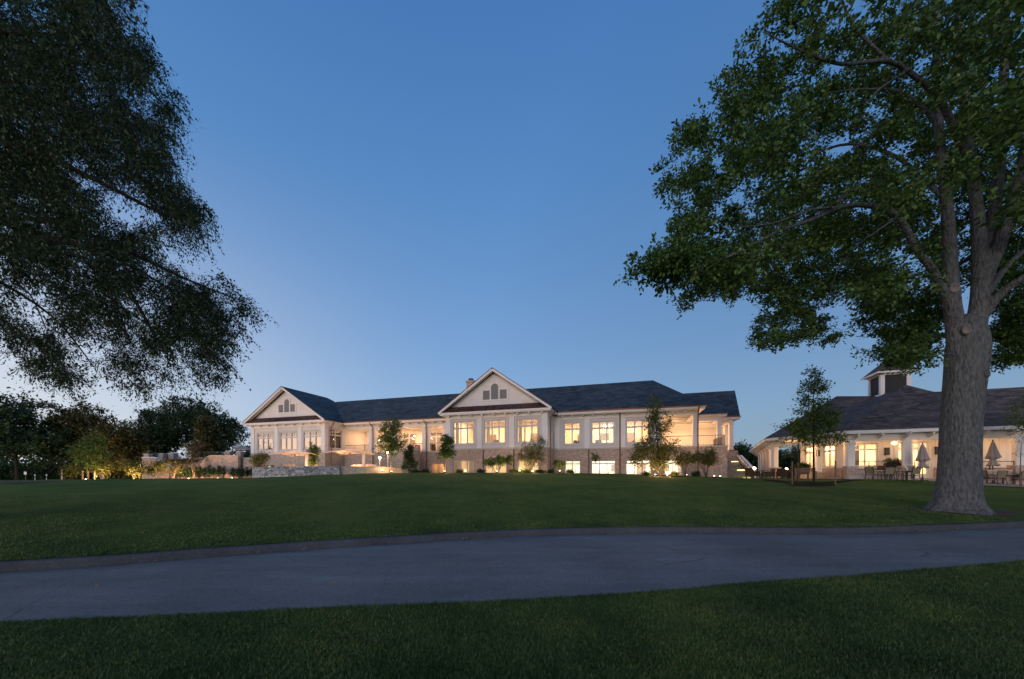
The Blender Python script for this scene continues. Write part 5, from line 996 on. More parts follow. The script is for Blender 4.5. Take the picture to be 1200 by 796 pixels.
cu = bpy.data.objects.new('cupola', None); C.objects.link(cu); cu.parent = pav; cw_ = 1.12
CUX = Vector((36.2, 36.9)); dx_, dy_ = CUX.x-P3.x, CUX.y-P3.y; cu.location = (dx_*PC-dy_*PS_, dx_*PS_+dy_*PC, 0)
m = MB(); m.box(-cw_, cw_, -cw_, cw_, 7.6, 9.2)
for a in (-1, 1):
    for b in (-1, 1): m.box(min(a*cw_, a*(cw_-.32)), max(a*cw_, a*(cw_-.32)), min(b*cw_, b*(cw_-.32)), max(b*cw_, b*(cw_-.32)), 9.2, 10.95)
m.box(-cw_, cw_, -cw_, cw_, 10.95, 11.25); m.build('cupola_body', M['trim'], cu)
m = MB(); m.box(-cw_+.1, cw_-.1, -cw_+.1, cw_-.1, 8.9, 10.95); m.build('louvre', M['dark_louvre'], cu)
m = MB(); m.solid([(-cw_-.42, -cw_-.42, 11.2), (cw_+.42, -cw_-.42, 11.2), (cw_+.42, cw_+.42, 11.2), (-cw_-.42, cw_+.42, 11.2)], [(-.05, -.05, 12.75), (.05, -.05, 12.75), (.05, .05, 12.75), (-.05, .05, 12.75)]); m.build('cupola_roof', M['roof_brown'], cu)
m = MB(); h = cw_+.39
for a, b in (((-h, -h), (h, -h)), ((h, -h), (h, h)), ((-h, h), (-h, -h))): m.bar((*a, 11.16), (*b, 11.16), .07, .14)
for i in range(6):
    q = -cw_+.2+i*(2*cw_-.4)/5
    m.box(q-.06, q+.06, -h, -cw_, 11.02, 11.13); m.box(-h, -cw_, q-.06, q+.06, 11.02, 11.13)
m.build('cupola_eave', M['trim'], cu)
m = MB(); m.tube([(0, 0, 12.7), (0, 0, 13.3)], .04, 6); m.lathe((0, 0, 12.95), [(.02, 0), (.11, .09), (.02, .18)], 8); m.build('finial', M['dark'], cu)
c = px(1183.5, 477, 30.4); m = MB(); m.tube([(0, 0, -.3), (0, 0, .35)], .09, 8); m.lathe((0, 0, .3), [(.13, 0), (.13, .1), (.05, .14)], 8); o = m.build('vent_pipe', M['white'], proof); o.location = pav.matrix_world.inverted() @ c if False else Vector((((c.x-P3.x)*PC-(c.y-P3.y)*PS_), ((c.x-P3.x)*PS_+(c.y-P3.y)*PC), c.z))
m = MB(); s_ = Pp(1065.5, .1); m.tube([(s_, -.1, E0-.1), (s_, -.05, E0-.3), (s_-.12, .55, E0-.7), (s_-.12, .55, PG+1.1), (s_+.05, .45, PG+.8), (s_+.05, .45, PG)], .06, 8); m.build('downspout', M['trim'], pav)
# wall lanterns
def lantern(p, q, z, label):
    r = thing('wall_lantern', label, 'lantern', pl(p, q, z), -PA, 'dark wall lanterns of the pavilion'); m = MB(); m.box(-.12, .12, -.26, -.24, 0, .5); m.box(-.12, .12, -.06, -.03, -.02, .56)
    for a in (-.115, .115):
        for b in (-.25, -.07): m.box(a-.012, a+.012, b-.012, b+.012, 0, .5)
    m.box(-.14, .14, -.28, -.03, .5, .55); m.box(-.14, .14, -.28, -.03, -.05, 0); m.build('frame', M['dark'], r); m = MB(); m.lathe((0, -.15, .08), [(.03, 0), (.04, .12), (.01, .22)], 8); m.build('bulb', M['shade'], r)
lantern(Pp(1038.5, WQ), WQ, PG+2.05, 'dark wall lantern between the pavilion window and its double door'); lantern(Pp(1090.5, WQ)+.35, WQ, PG+2.05, 'dark wall lantern just right of the double door')
r = thing('wall_lantern', 'dark wall lantern on the angled left wall of the pavilion', 'lantern', px(959, 535, 34.6), -.9); m = MB(); m.box(-.13, .13, -.13, .13, 0, .5); m.box(-.16, .16, -.16, .16, .5, .56); m.build('frame', M['dark'], r)
def pendant(p, q, z, label):
    r = thing('pendant_light', label, 'lamp', pl(p, q, z), -PA); m = MB(); m.tube([(0, 0, .3), (0, 0, .55)], .015, 6); m.build('rod', M['trim'], r); m = MB(); m.lathe((0, 0, 0), [(.08, 0), (.2, .1), (.2, .22), (.06, .32)], 12); m.build('lamp_shade', M['shade'], r)
pendant(Pp(1048, 2.2), 2.2, PG+2.75, 'frosted pendant light under the pavilion porch ceiling')

# patio furniture by the pavilion
def chair(r, back):
    m = MB()
    for sg in (-1, 1):
        m.tube([(sg*.27, -.24, 0), (sg*.28, -.25, .40), (sg*.28, -.22, .62)], .018, 6); m.tube([(sg*.28, -.22, .62), (sg*.285, .1, .66), (sg*.28, .24, .62)], .02, 6); m.tube([(sg*.26, .30, 0), (sg*.26, .20, .42), (sg*.27, .29, .95)], .022, 6)
        m.tube([(sg*.27, -.25, .42), (sg*.26, .22, .40)], .018, 6)
    m.tube([(-.27, .29, .95), (0, .31, .97), (.27, .29, .95)], .02, 6); m.tube([(-.26, .2, .42), (.26, .2, .42)], .018, 6); m.tube([(-.27, -.25, .42), (.27, -.25, .42)], .018, 6); m.build('frame', M['dark'], r)
    m = MB(); m.solid([(-.255, -.24, .415), (.255, -.24, .415), (.25, .2, .40), (-.25, .2, .40)], [(-.255, -.24, .43), (.255, -.24, .43), (.25, .2, .415), (-.25, .2, .415)]); m.build('seat', M['sling'], r)
    m = MB(); m.solid([(-.25, .19, .50), (.25, .19, .50), (.255, .275, .93), (-.255, .275, .93)], [(-.25, .21, .50), (.25, .21, .50), (.255, .295, .93), (-.255, .295, .93)]); m.build('backrest', M['sling'], r)
CHY = 28.3
def at(x_, Y): X = (x_-600)/F*Y; return (X, Y, gz(X, Y))
r0 = thing('dining_chair', 'sling back patio chair seen from the side at the left dining table', 'chair', at(1023, 28.2), -math.pi/2*1.15+math.pi, 'sling patio chairs'); chair(r0, 1); r0.rotation_euler.z = math.pi/2; r0.scale = (1.25, 1.1, 1.03)
specs = [(1038.5, 27.6, math.pi*1.0, 'patio chair showing its tan back, left of two at the left table'), (1068.5, 27.6, math.pi*1.05, 'patio chair with its tan back to the lawn, beside the closed umbrella'), (1052, 29.0, 0, 'patio chair on the far side of the left dining table'), (1154.5, 28.0, math.pi/2, 'patio chair seen from the side just right of the oak trunk'), (1168.5, 27.2, math.pi, 'patio chair with its tan back to the lawn right of the oak'), (1198, 27.2, math.pi*.95, 'patio chair cut by the right edge of the picture'), (1183, 28.4, 0, 'patio chair on the far side of the right dining table')]
for x_, Y, rz, lb in specs: dup(r0, at(x_, Y), rz, lb)
for x_, Y, lb in ((1054, 28.2, 'dark patio dining table left of the oak trunk'), (1184, 27.8, 'dark patio dining table right of the oak trunk')):
    r = thing('dining_table', lb, 'table', at(x_, Y), -PA, 'patio dining tables'); m = MB(); m.box(-.75, .75, -.48, .48, .70, .735); m.build('tabletop', M['grey_fabric'], r, bevel=.01)
    m = MB(); m.box(-.72, .72, -.45, .45, .64, .70); m.build('apron', M['dark'], r)
    for a in (-.62, .62):
        for b in (-.38, .38): m = MB(); m.box(a-.04, a+.04, b-.04, b+.04, 0, .64); m.build('leg', M['dark'], r)
def closed_umbrella(x_, Y, label, ytop):
    p = at(x_, Y); r = thing('closed_umbrella', label, 'umbrella', p, 0, 'closed umbrellas by the pavilion'); H = px(x_, ytop, Y).z-p[2]
    m = MB(); m.tube([(0, 0, 0), (0, 0, H)], .028, 8); m.lathe((0, 0, H-.02), [(.05, 0), (.03, .08)], 8); m.build('pole', M['dark'], r); m = MB(); m.lathe((0, 0, 0), [(.32, 0), (.3, .07), (.07, .1), (.05, .3)], 14); m.build('base', M['dark'], r)
    m = MB(); n_ = 42; i0 = 0; prof = [(.03, H-.04), (.08, H-.14), (.14, H-.40), (.20, H-.75), (.27, H-1.08), (.335, H-1.27), (.20, H-1.29), (.155, H-1.36), (.15, H-1.50), (.20, H-1.66), (.29, H-1.80), (.29, H-1.83), (.05, H-1.80)]
    for rr, z in prof:
        for j in range(n_): a = 2*math.pi*j/n_; q = rr*(1+.26*math.sin(7*a+z*.6)*min(1, rr*5)); m.v.append((q*math.cos(a), q*math.sin(a), z+.06*math.sin(5*a)*(rr > .25)))
    for k in range(len(prof)-1):
        for j in range(n_): a = k*n_+j; b = k*n_+(j+1) % n_; m.f.append((a+n_, b+n_, b, a))
    m.build('canopy', M['grey_fabric'], r, True)
closed_umbrella(1081, 28.4, 'closed taupe umbrella in front of the pavilion double door', 519.5); closed_umbrella(1163.5, 28.0, 'closed taupe umbrella right of the oak trunk', 516.5)
m = MB(); qq = [(1012, 562, 27.2), (1100, 564.5, 26.6), (1230, 566, 25.0), (1270, 562, 29.2), (1120, 560, 29.9), (1012, 558, 30.4)]
m.poly([Vector((px(a, b, Y).x, Y, gz(px(a, b, Y).x, Y)+.02)) for a, b, Y in qq]); o = m.build('pavilion_paving', M['pave']); o['kind'] = 'structure'
m = MB(); m.poly([Vector((px(a, 560, Y).x, Y, gz(px(a, 560, Y).x, Y)+.03)) for a, Y in ((928, 27.6), (950, 27.2), (985, 27.6), (1012, 28.6), (1008, 30), (980, 31), (930, 33), (905, 33.5), (893, 31.5))]); o = m.build('mulch_bed', M['mulch']); o['kind'] = 'structure'
# lounge seats in front of the left bay
def lounge(r, mt=None):
    m = MB(); m.box(-.36, .36, -.36, .36, .2, .36); m.build('seat', M['wicker'], r, bevel=.02); m = MB(); m.box(-.33, .33, -.34, .28, .36, .46); m.build('cushion', M['grey_fabric'], r, bevel=.03); m = MB(); m.solid([(-.36, .26, .36), (.36, .26, .36), (.36, .36, .36), (-.36, .36, .36)], [(-.36, .36, .9), (.36, .36, .9), (.36, .46, .9), (-.36, .46, .9)]); m.build('backrest', M['wicker'], r, bevel=.02)
    for sg in (-1, 1): m = MB(); m.box(min(sg*.36, sg*.44), max(sg*.36, sg*.44), -.36, .4, .2, .62); m.build('armrest', M['wicker'], r, bevel=.02)
    for a in (-.36, .36):
        for b in (-.32, .32): m = MB(); m.box(a-.03, a+.03, b-.03, b+.03, 0, .2); m.build('leg', M['dark'], r)
r1 = thing('wicker_chair', 'wicker lounge chair at the left end of the pavilion, beside the stairs', 'chair', at(882, 34), 1.9, 'wicker lounge chairs'); lounge(r1)
for x_, Y, rz, lb in ((900, 34, -1.8, 'wicker lounge chair facing the small table in front of the left bay column'), (918.5, 33.5, 2.1, 'wicker lounge chair just right of the left bay column'), (929, 34.5, .4, 'wicker lounge chair behind the left tree stake')): dup(r1, at(x_, Y), rz, lb)
for x_, p_, rz, lb in ((1005, 2.0, .8, 'wicker armchair behind the pavilion railing, beside the left column'), (1031, 1.9, -.9, 'wicker armchair behind the pavilion railing, left of the planter')):
    dup(r1, pl(Pp(x_, p_), p_, PG+.06), -PA+rz, lb, 1.15)
r = thing('low_table', 'small round topped table between wicker chairs at the left bay', 'table', at(891, 34), 0); m = MB(); m.lathe((0, 0, .68), [(.5, 0), (.5, .04)], 16); m.build('tabletop', M['wood'], r)
for k in range(4): a = k*math.pi/2+.4; m = MB(); m.bar((.38*math.cos(a), .38*math.sin(a), 0), (.3*math.cos(a), .3*math.sin(a), .68), .05); m.build('leg', M['wood'], r)
r = thing('garden_bench', 'wooden garden bench behind the young tree at the pavilion', 'bench', at(944, 31.8), -.5); m = MB(); m.box(-.7, .7, -.28, .25, .42, .47); m.build('seat', M['wood'], r); m = MB()
for i in range(3): m.box(-.7, .7, .25+.02*i, .29+.02*i, .55+.14*i, .64+.14*i)
m.build('backrest', M['wood'], r)
for sg in (-1, 1):
    m = MB(); m.box(sg*.66-.04, sg*.66+.04, -.28, -.2, 0, .62); m.box(sg*.66-.04, sg*.66+.04, .24, .32, 0, .95); m.build('leg', M['wood'], r); m = MB(); m.box(sg*.66-.05, sg*.66+.05, -.3, .28, .62, .66); m.build('armrest', M['wood'], r)
def planter(loc, label, leafy, n=30, rz=0):
    r = thing('planter', label, 'planter', loc, rz); m = MB(); m.solid([(-.42, -.2, 0), (.42, -.2, 0), (.42, .2, 0), (-.42, .2, 0)], [(-.48, -.26, .55), (.48, -.26, .55), (.48, .26, .55), (-.48, .26, .55)]); m.build('pot', M['pot'], r); m = MB(); m.box(-.44, .44, -.22, .22, .551, .56); m.build('soil', M['mulch'], r)
    t = Tree('tmp', '', '', (0, 0, 0)); bpy.data.objects.remove(t.root); t.root = r; t.base = Vector((0, 0, 0)); q = RNG.uniform(-1, 1, (n, 3))*np.array([.4, .2, .12])+np.array([0, 0, .72]); t.leaves(q, 40, .2, .09, 5, .3); V = np.concatenate(t.lv); link('foliage', np_mesh('foliage', V, np.arange(len(V)).reshape(-1, 4)), leafy, r)
planter(pl(Pp(1046, 1.6), 1.6, PG+.72), 'dark box planter with trailing plants on the pavilion railing wall', M['olive_leaf'], 30, -PA)
planter(tuple(Vector(at(941, 33.2))+Vector((0, 0, .5))), 'dark planter with yellow green plants near the bench', M['olive_leaf'], 46, -.5)
r = thing('plant_stand', 'dark stand lifting the planter behind the bench', 'stand', at(941, 33.2), -.5); m = MB(); m.box(-.4, .4, -.2, .2, .42, .5); m.build('top', M['dark'], r)
for a in (-.35, .35):
    for b in (-.15, .15): m = MB(); m.box(a-.03, a+.03, b-.03, b+.03, 0, .42); m.build('leg', M['dark'], r)
globe_lamp(884, 549.5, 36.2, 'low round lamp between the stairs and the wicker chairs', 14); globe_lamp(921.5, 550.5, 37, 'low round lamp glowing under the left porch bay', 22)

# ------------------------------------------------------------------ planting
small_tree('street_tree', 'young round headed tree with pale trunk in front of the loggia', 'tree', 458, 555, 39.2, [(459, 513, 17, 14), (459, 498, 10, 9), (458, 525, 14, 8)], 110, 46, .17, M['green_leaf'], 'pale_bark', .085, .42)
small_tree('young_tree', 'small dense egg shaped tree at the left corner of the centre gable', 'tree', 522, 554, 38.2, [(522, 527, 9, 14), (523, 518, 6.5, 9)], 60, 70, .15, M['green_leaf'], 'pale_bark', .06, .34, shell=.5)
small_tree('clipped_tree', 'small clipped tree in front of the left gable window', 'tree', 367.5, 552, 41.5, [(367.5, 530, 6.5, 11), (367.5, 541, 5, 5)], 48, 64, .13, M['green_leaf'], 'bark', .05, .3, shell=.55)
small_tree('spreading_shrub', 'loose spreading shrub at the left end of the stone wall', 'shrub', 304, 559, 43.6, [(303, 538, 9, 7), (310, 535, 6, 5), (299, 541, 5, 5)], 46, 46, .13, M['olive_leaf'], 'bark', .05, .4, stems=7)
small_tree('conical_shrub', 'dark conical evergreen shrub right of the loggia stair', 'shrub', 479, 555, 40, [(479, 545, 9.5, 8), (479, 533, 7, 8), (479, 526, 4, 5)], 80, 70, .11, M['dark_leaf'], 'bark', .06, .28)
small_tree('flat_topped_tree', 'flat topped leafy trees trained on thin stems under the middle gable window', 'tree', 581, 556, 38.4, [(574, 541, 7.5, 4.5), (588, 540, 8, 5), (597, 536, 2.5, 7)], 60, 56, .13, M['green_leaf'], 'bark', .05, .3, stems=5)
small_tree('multistem_shrub', 'tall vase shaped multi stem shrub under the right gable window', 'shrub', 621, 556, 38.0, [(622, 527, 14, 11), (613, 534, 8, 8), (631, 533, 8, 9), (634, 517, 5, 7), (621, 543, 9, 6)], 90, 46, .12, M['olive_leaf'], 'pale_bark', .06, .42, stems=13)
small_tree('round_shrub', 'small rounded standard shrub at the inner corner of the right wing', 'shrub', 655.5, 557, 39.0, [(655.5, 543, 6, 5)], 26, 50, .11, M['green_leaf'], 'bark', .04, .25, stems=4)
small_tree('sapling', 'thin leafy sapling between the lower wing windows', 'shrub', 697.5, 557, 39.0, [(697.5, 536, 4.5, 5)], 14, 40, .12, M['green_leaf'], 'bark', .03, .25)
small_tree('loose_tree', 'tall airy tree in front of the right wing, leaning open crown', 'tree', 774, 557, 35.0, [(768, 525, 24, 14), (770, 500, 18, 17), (767, 482, 9, 14), (767, 466, 4, 8), (752, 528, 14, 12), (783, 530, 14, 14), (772, 542, 14, 9), (745, 538, 9, 7)], 260, 32, .15, M['olive_leaf'], 'bark', .11, .5, .2)
small_tree('spreading_shrub', 'wide flat headed shrub against the right brick base, left one', 'shrub', 803, 558, 35.2, [(805, 536, 12, 6), (798, 540, 6, 6)], 44, 50, .13, M['olive_leaf'], 'pale_bark', .05, .35, stems=7)
small_tree('spreading_shrub', 'wide flat headed shrub against the right brick base, beside the corner', 'shrub', 827, 559, 34.8, [(828, 535, 14, 8), (832, 541, 10, 5)], 60, 52, .13, M['olive_leaf'], 'pale_bark', .05, .35, stems=8)
for x_, rx, lb in ((609, 5, 'low clipped box shrub at the foot of the multi stem shrub, left'), (633, 6, 'low clipped box shrub at the foot of the multi stem shrub, right'), (498, 5, 'low dark shrub right of the conical evergreen'), (646, 4, 'low dark shrub at the gable corner'), (487, 4.5, 'low dark shrub nestled against the conical evergreen')):
    small_tree('low_shrub', lb, 'shrub', x_, 556, 37.6, [(x_, 553.5, rx, 2.6)], 24, 50, .09, M['dark_leaf'], 'bark', .03, .2, stems=4)
for i, (x_, rx, ry, lb) in enumerate(((538, 4, 2, 'low bed shrub under the left lower gable window'), (563, 4, 2.2, 'low bed shrub left of the flat topped trees'), (601, 4, 2.4, 'low bed shrub right of the flat topped trees'), (617, 4, 2.2, 'low bed shrub in the middle of the vase shrub stems'), (668, 4, 1.6, 'low bed shrub under the two light wing window'), (757, 5, 2, 'low bed shrub left of the tall airy tree'), (790, 5, 2, 'low bed shrub right of the tall airy tree'), (815, 4, 2.4, 'low bed shrub between the two wide shrubs'))):
    small_tree('low_shrub', lb, 'shrub', x_, 556, 37.4 if x_ < 700 else 34.8, [(x_, 554.5-ry*.6 if x_ < 700 else 556.5-ry*.6, rx, ry)], 20, 46, .09, M['dark_leaf' if i % 2 else 'olive_leaf'], 'bark', .03, .2, stems=4)
m = MB(); m.poly([Vector((px(a, 560, Y).x, Y, gz(px(a, 560, Y).x, Y)+.02)) for a, Y in ((480, 38.8), (530, 37.4), (620, 36.9), (700, 37.2), (760, 34.0), (800, 33.8), (845, 34.4), (848, 36.2), (800, 36.4), (700, 39.6), (600, 39.8), (480, 40.5))]); o = m.build('planting_bed', M['mulch']); o['kind'] = 'structure'
# young tree with stakes by the pavilion
small_tree('staked_tree', 'slim young tree held by two stakes on the lawn before the pavilion', 'tree', 953.5, 565.5, 26.3, [(952, 498, 21, 15), (954, 476, 18, 16), (953, 456, 15, 14), (955, 439, 9, 10), (968, 513, 20, 8), (936, 510, 20, 9), (928, 500, 14, 8), (970, 488, 16, 10)], 200, 40, .14, M['green_leaf'], 'bark', .085, .42, .12)
for x_, y_, Y, lb in ((928.5, 541, 27.2, 'wooden tree stake left of the young tree'), (979, 540, 26.8, 'wooden tree stake right of the young tree')):
    p = at(x_, Y); h = px(x_, y_, Y).z-p[2]; m = MB(); m.tube([(0, 0, -.2), (0, 0, h-.06), (0, 0, h)], [.045, .042, .03], 8); o = m.build('tree_stake', M['post_wood']); o.location = p; tag(o, lb, 'stake', 'tree stakes')
m = MB(); pts = []
for k in range(24): a = k/24*2*math.pi; X, Y = at(953.5, 26.3)[0]+1.5*math.cos(a)*(1+.1*math.sin(3*a)), 26.3+.75*math.sin(a); pts.append((X, Y, gz(X, Y)+.035))
m.poly(pts); o = m.build('mulch_ring', M['mulch']); o['kind'] = 'structure'
small_tree('bare_sapling', 'thin twiggy sapling in front of the left porch bay', 'tree', 936, 562, 29.5, [(938, 520, 12, 14), (928, 528, 9, 10), (942, 508, 8, 8)], 46, 14, .09, M['olive_leaf'], 'pale_bark', .04, .4, twig_r=.006)
small_tree('edge_tree', 'small airy tree at the right edge in front of the pavilion roof', 'tree', 1222, 566, 24.5, [(1205, 492, 20, 10), (1222, 480, 24, 22), (1236, 505, 24, 14)], 110, 30, .13, M['green_leaf'], 'bark', .07, .5)
small_tree('thin_stake_tree', 'bare thin leaning sapling at the right edge by the dining table', 'tree', 1195.5, 565, 25.5, [(1197, 524, 4, 14)], 6, 6, .08, M['olive_leaf'], 'post_wood', .04, .3)
# lit shrubs and young trees at the left
small_tree('lit_shrub', 'upright bright shrub glowing yellow, second from the terrace', 'shrub', 120, 561, 46, [(119, 549, 8, 8), (126, 544, 6, 8), (113, 546, 5, 6)], 60, 46, .15, M['olive_leaf'], 'pale_bark', .05, .5, stems=9, group='uplit shrubs on the left lawn')
small_tree('lit_shrub', 'rounded bright shrub glowing yellow beside the terrace wall', 'shrub', 157, 560, 46, [(158, 549, 9, 9), (151, 546, 6, 7), (164, 547, 5, 7)], 64, 46, .15, M['olive_leaf'], 'pale_bark', .05, .5, stems=9, group='uplit shrubs on the left lawn')
small_tree('lit_shrub', 'dim olive shrub behind the striped marker post', 'shrub', 86, 561, 48, [(86, 550, 8, 8), (80, 553, 6, 6)], 50, 46, .15, M['olive_leaf'], 'bark', .05, .5, stems=7, group='uplit shrubs on the left lawn')
small_tree('grey_shrub', 'greyish open shrub in front of the sloped terrace wall', 'shrub', 184, 561, 47.5, [(184, 549, 11, 8), (190, 544, 7, 6), (177, 550, 7, 7)], 60, 46, .14, M['olive_leaf'], 'pale_bark', .05, .5, stems=10)
small_tree('bare_tree', 'small thin leaved tree standing in the gap of the terrace steps', 'tree', 228, 560, 49, [(226, 532, 14, 12), (232, 520, 9, 10), (220, 545, 13, 9)], 70, 16, .13, M['brown_leaf'], 'pale_bark', .06, .6, stems=6, twig_r=.008)
small_tree('bare_tree', 'low twiggy shrub glowing orange beside the terrace step light', 'shrub', 203, 560, 48.5, [(203, 548, 8, 8)], 34, 18, .12, M['olive_leaf'], 'pale_bark', .05, .5, stems=8, twig_r=.008)
small_tree('low_shrub', 'low dark evergreen below the plain terrace wall', 'shrub', 281, 560, 48.3, [(281, 554, 5, 6)], 36, 46, .10, M['dark_leaf'], 'bark', .03, .28, stems=4)
small_tree('staked_tree', 'young leafy tree between three stakes above the ground floodlight', 'tree', 103.5, 562, 44.5, [(104, 528, 16, 9), (106, 540, 13, 8), (110, 517, 8, 8)], 90, 46, .18, M['green_leaf'], 'bark', .08, .6)
for x_, Y, lb in ((96.5, 44, 'pale tree stake left of the floodlight'), (103, 43.4, 'pale tree stake directly behind the floodlight'), (110.5, 45, 'pale tree stake right of the floodlight')):
    p = at(x_, Y); m = MB(); m.tube([(0, 0, -.2), (0, 0, 1.1), (0, 0, 1.16)], [.09, .085, .06], 8); o = m.build('tree_stake', M['post_wood']); o.location = p; tag(o, lb, 'stake', 'tree stakes')
# background trees, left
bgt = [('spreading_tree', 'broad dark tree with a leaning trunk at the left edge', 20, 66, [(20, 500, 46, 32), (-25, 505, 40, 34), (50, 525, 40, 18), (10, 478, 30, 16)], 170, 'dark_leaf', .35), ('spreading_tree', 'bronzed dark tree behind the three stakes', 85, 72, [(88, 505, 34, 34), (70, 522, 30, 22), (105, 500, 24, 24)], 150, 'brown_leaf', .3), ('spreading_tree', 'bronzed tree left of the terrace wall', 140, 70, [(140, 520, 32, 25), (150, 540, 28, 18), (122, 528, 24, 22)], 140, 'brown_leaf', .3), ('dark_tree', 'large round dark tree behind the terrace', 226, 84, [(232, 500, 46, 26), (258, 510, 28, 20), (196, 505, 28, 30), (225, 484, 34, 16)], 230, 'dark_leaf', .4), ('dark_tree', 'dark tree between the bronzed trees and the round tree', 178, 88, [(178, 515, 28, 30), (160, 525, 22, 26)], 130, 'dark_leaf', .35), ('conifer_tree', 'brownish pointed tree behind the terrace railing', 242, 66, [(242, 525, 12, 10), (242, 512, 8, 10), (242, 500, 5, 8)], 60, 'brown_leaf', .2), ('dark_tree', 'dark tree seen between the clubhouse and the pavilion', 866, 78, [(868, 533, 14, 12), (880, 538, 14, 12), (892, 540, 14, 14)], 100, 'dark_leaf', .3), ('dark_tree', 'dark tree behind the pavilion porch bay', 925, 74, [(925, 540, 26, 14), (950, 542, 20, 12)], 110, 'dark_leaf', .3), ('dark_tree', 'farthest left dark tree beyond the lawn', -50, 84, [(-50, 500, 50, 40), (-10, 520, 40, 25)], 120, 'dark_leaf', .4)]
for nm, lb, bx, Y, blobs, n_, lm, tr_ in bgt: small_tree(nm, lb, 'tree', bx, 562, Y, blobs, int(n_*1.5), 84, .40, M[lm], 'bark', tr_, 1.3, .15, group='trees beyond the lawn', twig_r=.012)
for i in range(1): pass
tl = Tree('far_treeline', 'dark far-off mass of trees closing the view on the left', 'treeline', (0, 130, 0)); n_ = 420; q = np.stack([RNG.uniform(-300, -58, n_), RNG.uniform(118, 140, n_), RNG.uniform(-1, 1, n_)], -1); q[:, 2] = -.5+RNG.random(n_)*(9+3*np.sin(q[:, 0]*.06)+2*np.sin(q[:, 0]*.17)); tl.leaves(q, 60, 3.4, 1.1, 6, .1, twig_r=0)
rt = tl.root; V = np.concatenate(tl.lv); bpy.data.objects.remove(rt); o = link('far_treeline', np_mesh('far_treeline', V, np.arange(len(V)).reshape(-1, 4)), M['dark_leaf']); o.location = (0, 130, 0); tag(o, 'dark far-off mass of trees closing the view on the left', 'treeline', kind='stuff')
hd = Tree('tmp', '', '', (0, 0, 0)); bpy.data.objects.remove(hd.root); n_ = 520; xx = RNG.uniform(-75, 172, n_); q = np.stack([(xx-600)/F*80, 80+RNG.uniform(-2, 2, n_), RNG.random(n_)*3.4], -1); q[:, 2] += ground_z(q[:, 0], q[:, 1]); hd.leaves(q, 60, 1.1, .40, 6, .1, twig_r=0); V = np.concatenate(hd.lv); o = link('far_undergrowth', np_mesh('far_undergrowth', V, np.arange(len(V)).reshape(-1, 4)), M['dark_leaf']); tag(o, 'dark undergrowth filling the gaps between far trunks on the left', 'undergrowth', kind='stuff')

# ------------------------------------------------------------------ small things on the lawn
r0 = None
for x_, y0, lb in ((41, 557, 'short white marker post, leftmost of the near pair'), (54.5, 556, 'short white marker post, right one of the near pair'), (118.5, 558, 'short white marker post right of the floodlight'), (180, 557, 'short white marker post in front of the grey shrub')):
    Y = 34.0; p = at(x_, Y)
    if r0 is None:
        r0 = thing('marker_post', lb, 'post', p, 0, 'small marker posts on the lawn'); m = MB(); m.tube([(0, 0, -.1), (0, 0, .38)], .02, 8); m.build('stem', M['white'], r0); m = MB(); m.lathe((0, 0, .38), [(.035, 0), (.05, .08), (.045, .13)], 8); m.build('head', M['white'], r0); m = MB(); m.lathe((0, 0, .20), [(.035, 0), (.035, .1)], 8); m.build('band', M['dark'], r0)
    else: dup(r0, p, 0, lb)
p = at(72.3, 42); r = thing('striped_post', 'slim post striped red and white left of the stakes', 'post', p); m = MB(); m.tube([(0, 0, -.1), (0, 0, 1.15)], .045, 8); m.build('shaft', M['coping'], r)
for z in (.5, .85): m = MB(); m.tube([(0, 0, z), (0, 0, z+.22)], .048, 8); m.build('stripe', M['copper'], r)
p = at(30, 52); r = thing('small_sign', 'small white notice on a stick before the leaning trunk', 'sign', p); m = MB(); m.tube([(0, 0, -.1), (0, 0, 1.0)], .03, 6); m.build('stick', M['post_wood'], r); m = MB(); m.box(-.17, .17, -.05, -.03, .85, 1.25); m.build('board', M['white'], r)
m = MB(); m.poly([Vector((px(a, 560, Y).x, Y, gz(px(a, 560, Y).x, Y)+.03)) for a, Y in ((-80, 27.5), (20, 27.6), (62, 28.8), (72, 30), (60, 31), (20, 31.5), (-80, 31.6))]); o = m.build('earth_path', M['track']); o['kind'] = 'structure'
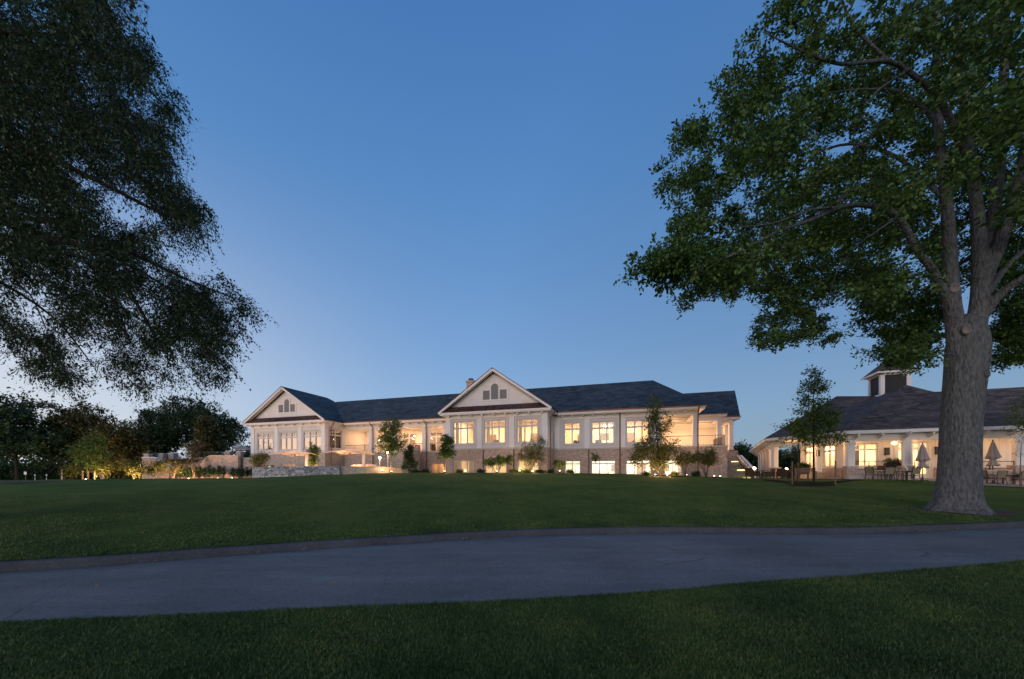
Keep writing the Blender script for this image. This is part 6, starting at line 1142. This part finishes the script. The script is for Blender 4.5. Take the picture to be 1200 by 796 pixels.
# uplights
for x_, Y, pw in ((66, 58, 420), (108, 60, 420), (140, 56, 380), (176, 62, 300), (30, 56, 160)): point('tree_uplight', (at(x_, Y)[0], Y, gz(at(x_, Y)[0], Y)+.4), pw*2, (1, .66, .3), .2)
ground_light(100.3, 42.3, 'very bright floodlight in the lawn in front of three stakes', 110, (0, 4.0, 5), ang=130); point('flood_glow', (at(100.3, 42.2)[0], 42.1, gz(at(100.3, 42)[0], 42)+.35), 22, WARM, .06)
ground_light(120, 45.2, 'uplight at the foot of the second lit shrub', 130); ground_light(157, 45.2, 'uplight at the foot of the rounded lit shrub', 190); ground_light(86, 47.2, 'weak uplight before the dim olive shrub', 22)
ground_light(204, 47.6, 'bright light at the foot of the terrace steps', 200); ground_light(221, 48.2, 'uplight at the base of the thin leaved terrace tree', 130); ground_light(255, 49.3, 'small yellow uplight in the slim shrub row', 16); ground_light(272, 48.6, 'uplight washing the orange terrace wall', 240, (0, 2, 1.6), (1, .55, .25))
ground_light(304, 43.2, 'uplight under the shrub at the stone wall end', 40, dz=.2); ground_light(368, 41.0, 'uplight under the clipped tree by the gable', 46, dz=.1); ground_light(458.5, 38.6, 'uplight at the foot of the round headed tree', 60, dz=.05); ground_light(448, 38.9, 'small light on the brown stone wall', 14, dz=.2)
ground_light(497, 40.8, 'small light right of the conical evergreen', 10, dz=.1); ground_light(521, 37.7, 'uplight at the foot of the egg shaped tree', 44, dz=.05)
ground_light(609, 37.2, 'bright uplight at the left foot of the multi stem shrub', 55, dz=.1); ground_light(624, 37.4, 'uplight inside the multi stem shrub', 30, dz=.05); ground_light(656, 38.6, 'small light under the rounded corner shrub', 16, dz=.1)
ground_light(768, 34.6, 'uplight at the foot of the tall airy tree', 55); ground_light(782, 34.4, 'second uplight right of the tall airy tree', 50); ground_light(805, 36.2, 'light at the brick base under the left wide shrub', 46, (0, 1.6, 2), (1, .6, .32)); ground_light(837, 35.8, 'light at the brick base under the right wide shrub', 46, (0, 1.6, 2), (1, .6, .32)); ground_light(844, 36.4, 'small light beside the brick corner', 24, (0, 1.2, 2), (1, .6, .32))
ground_light(582, 37.9, 'uplight under the flat topped trees', 18, dz=.05)
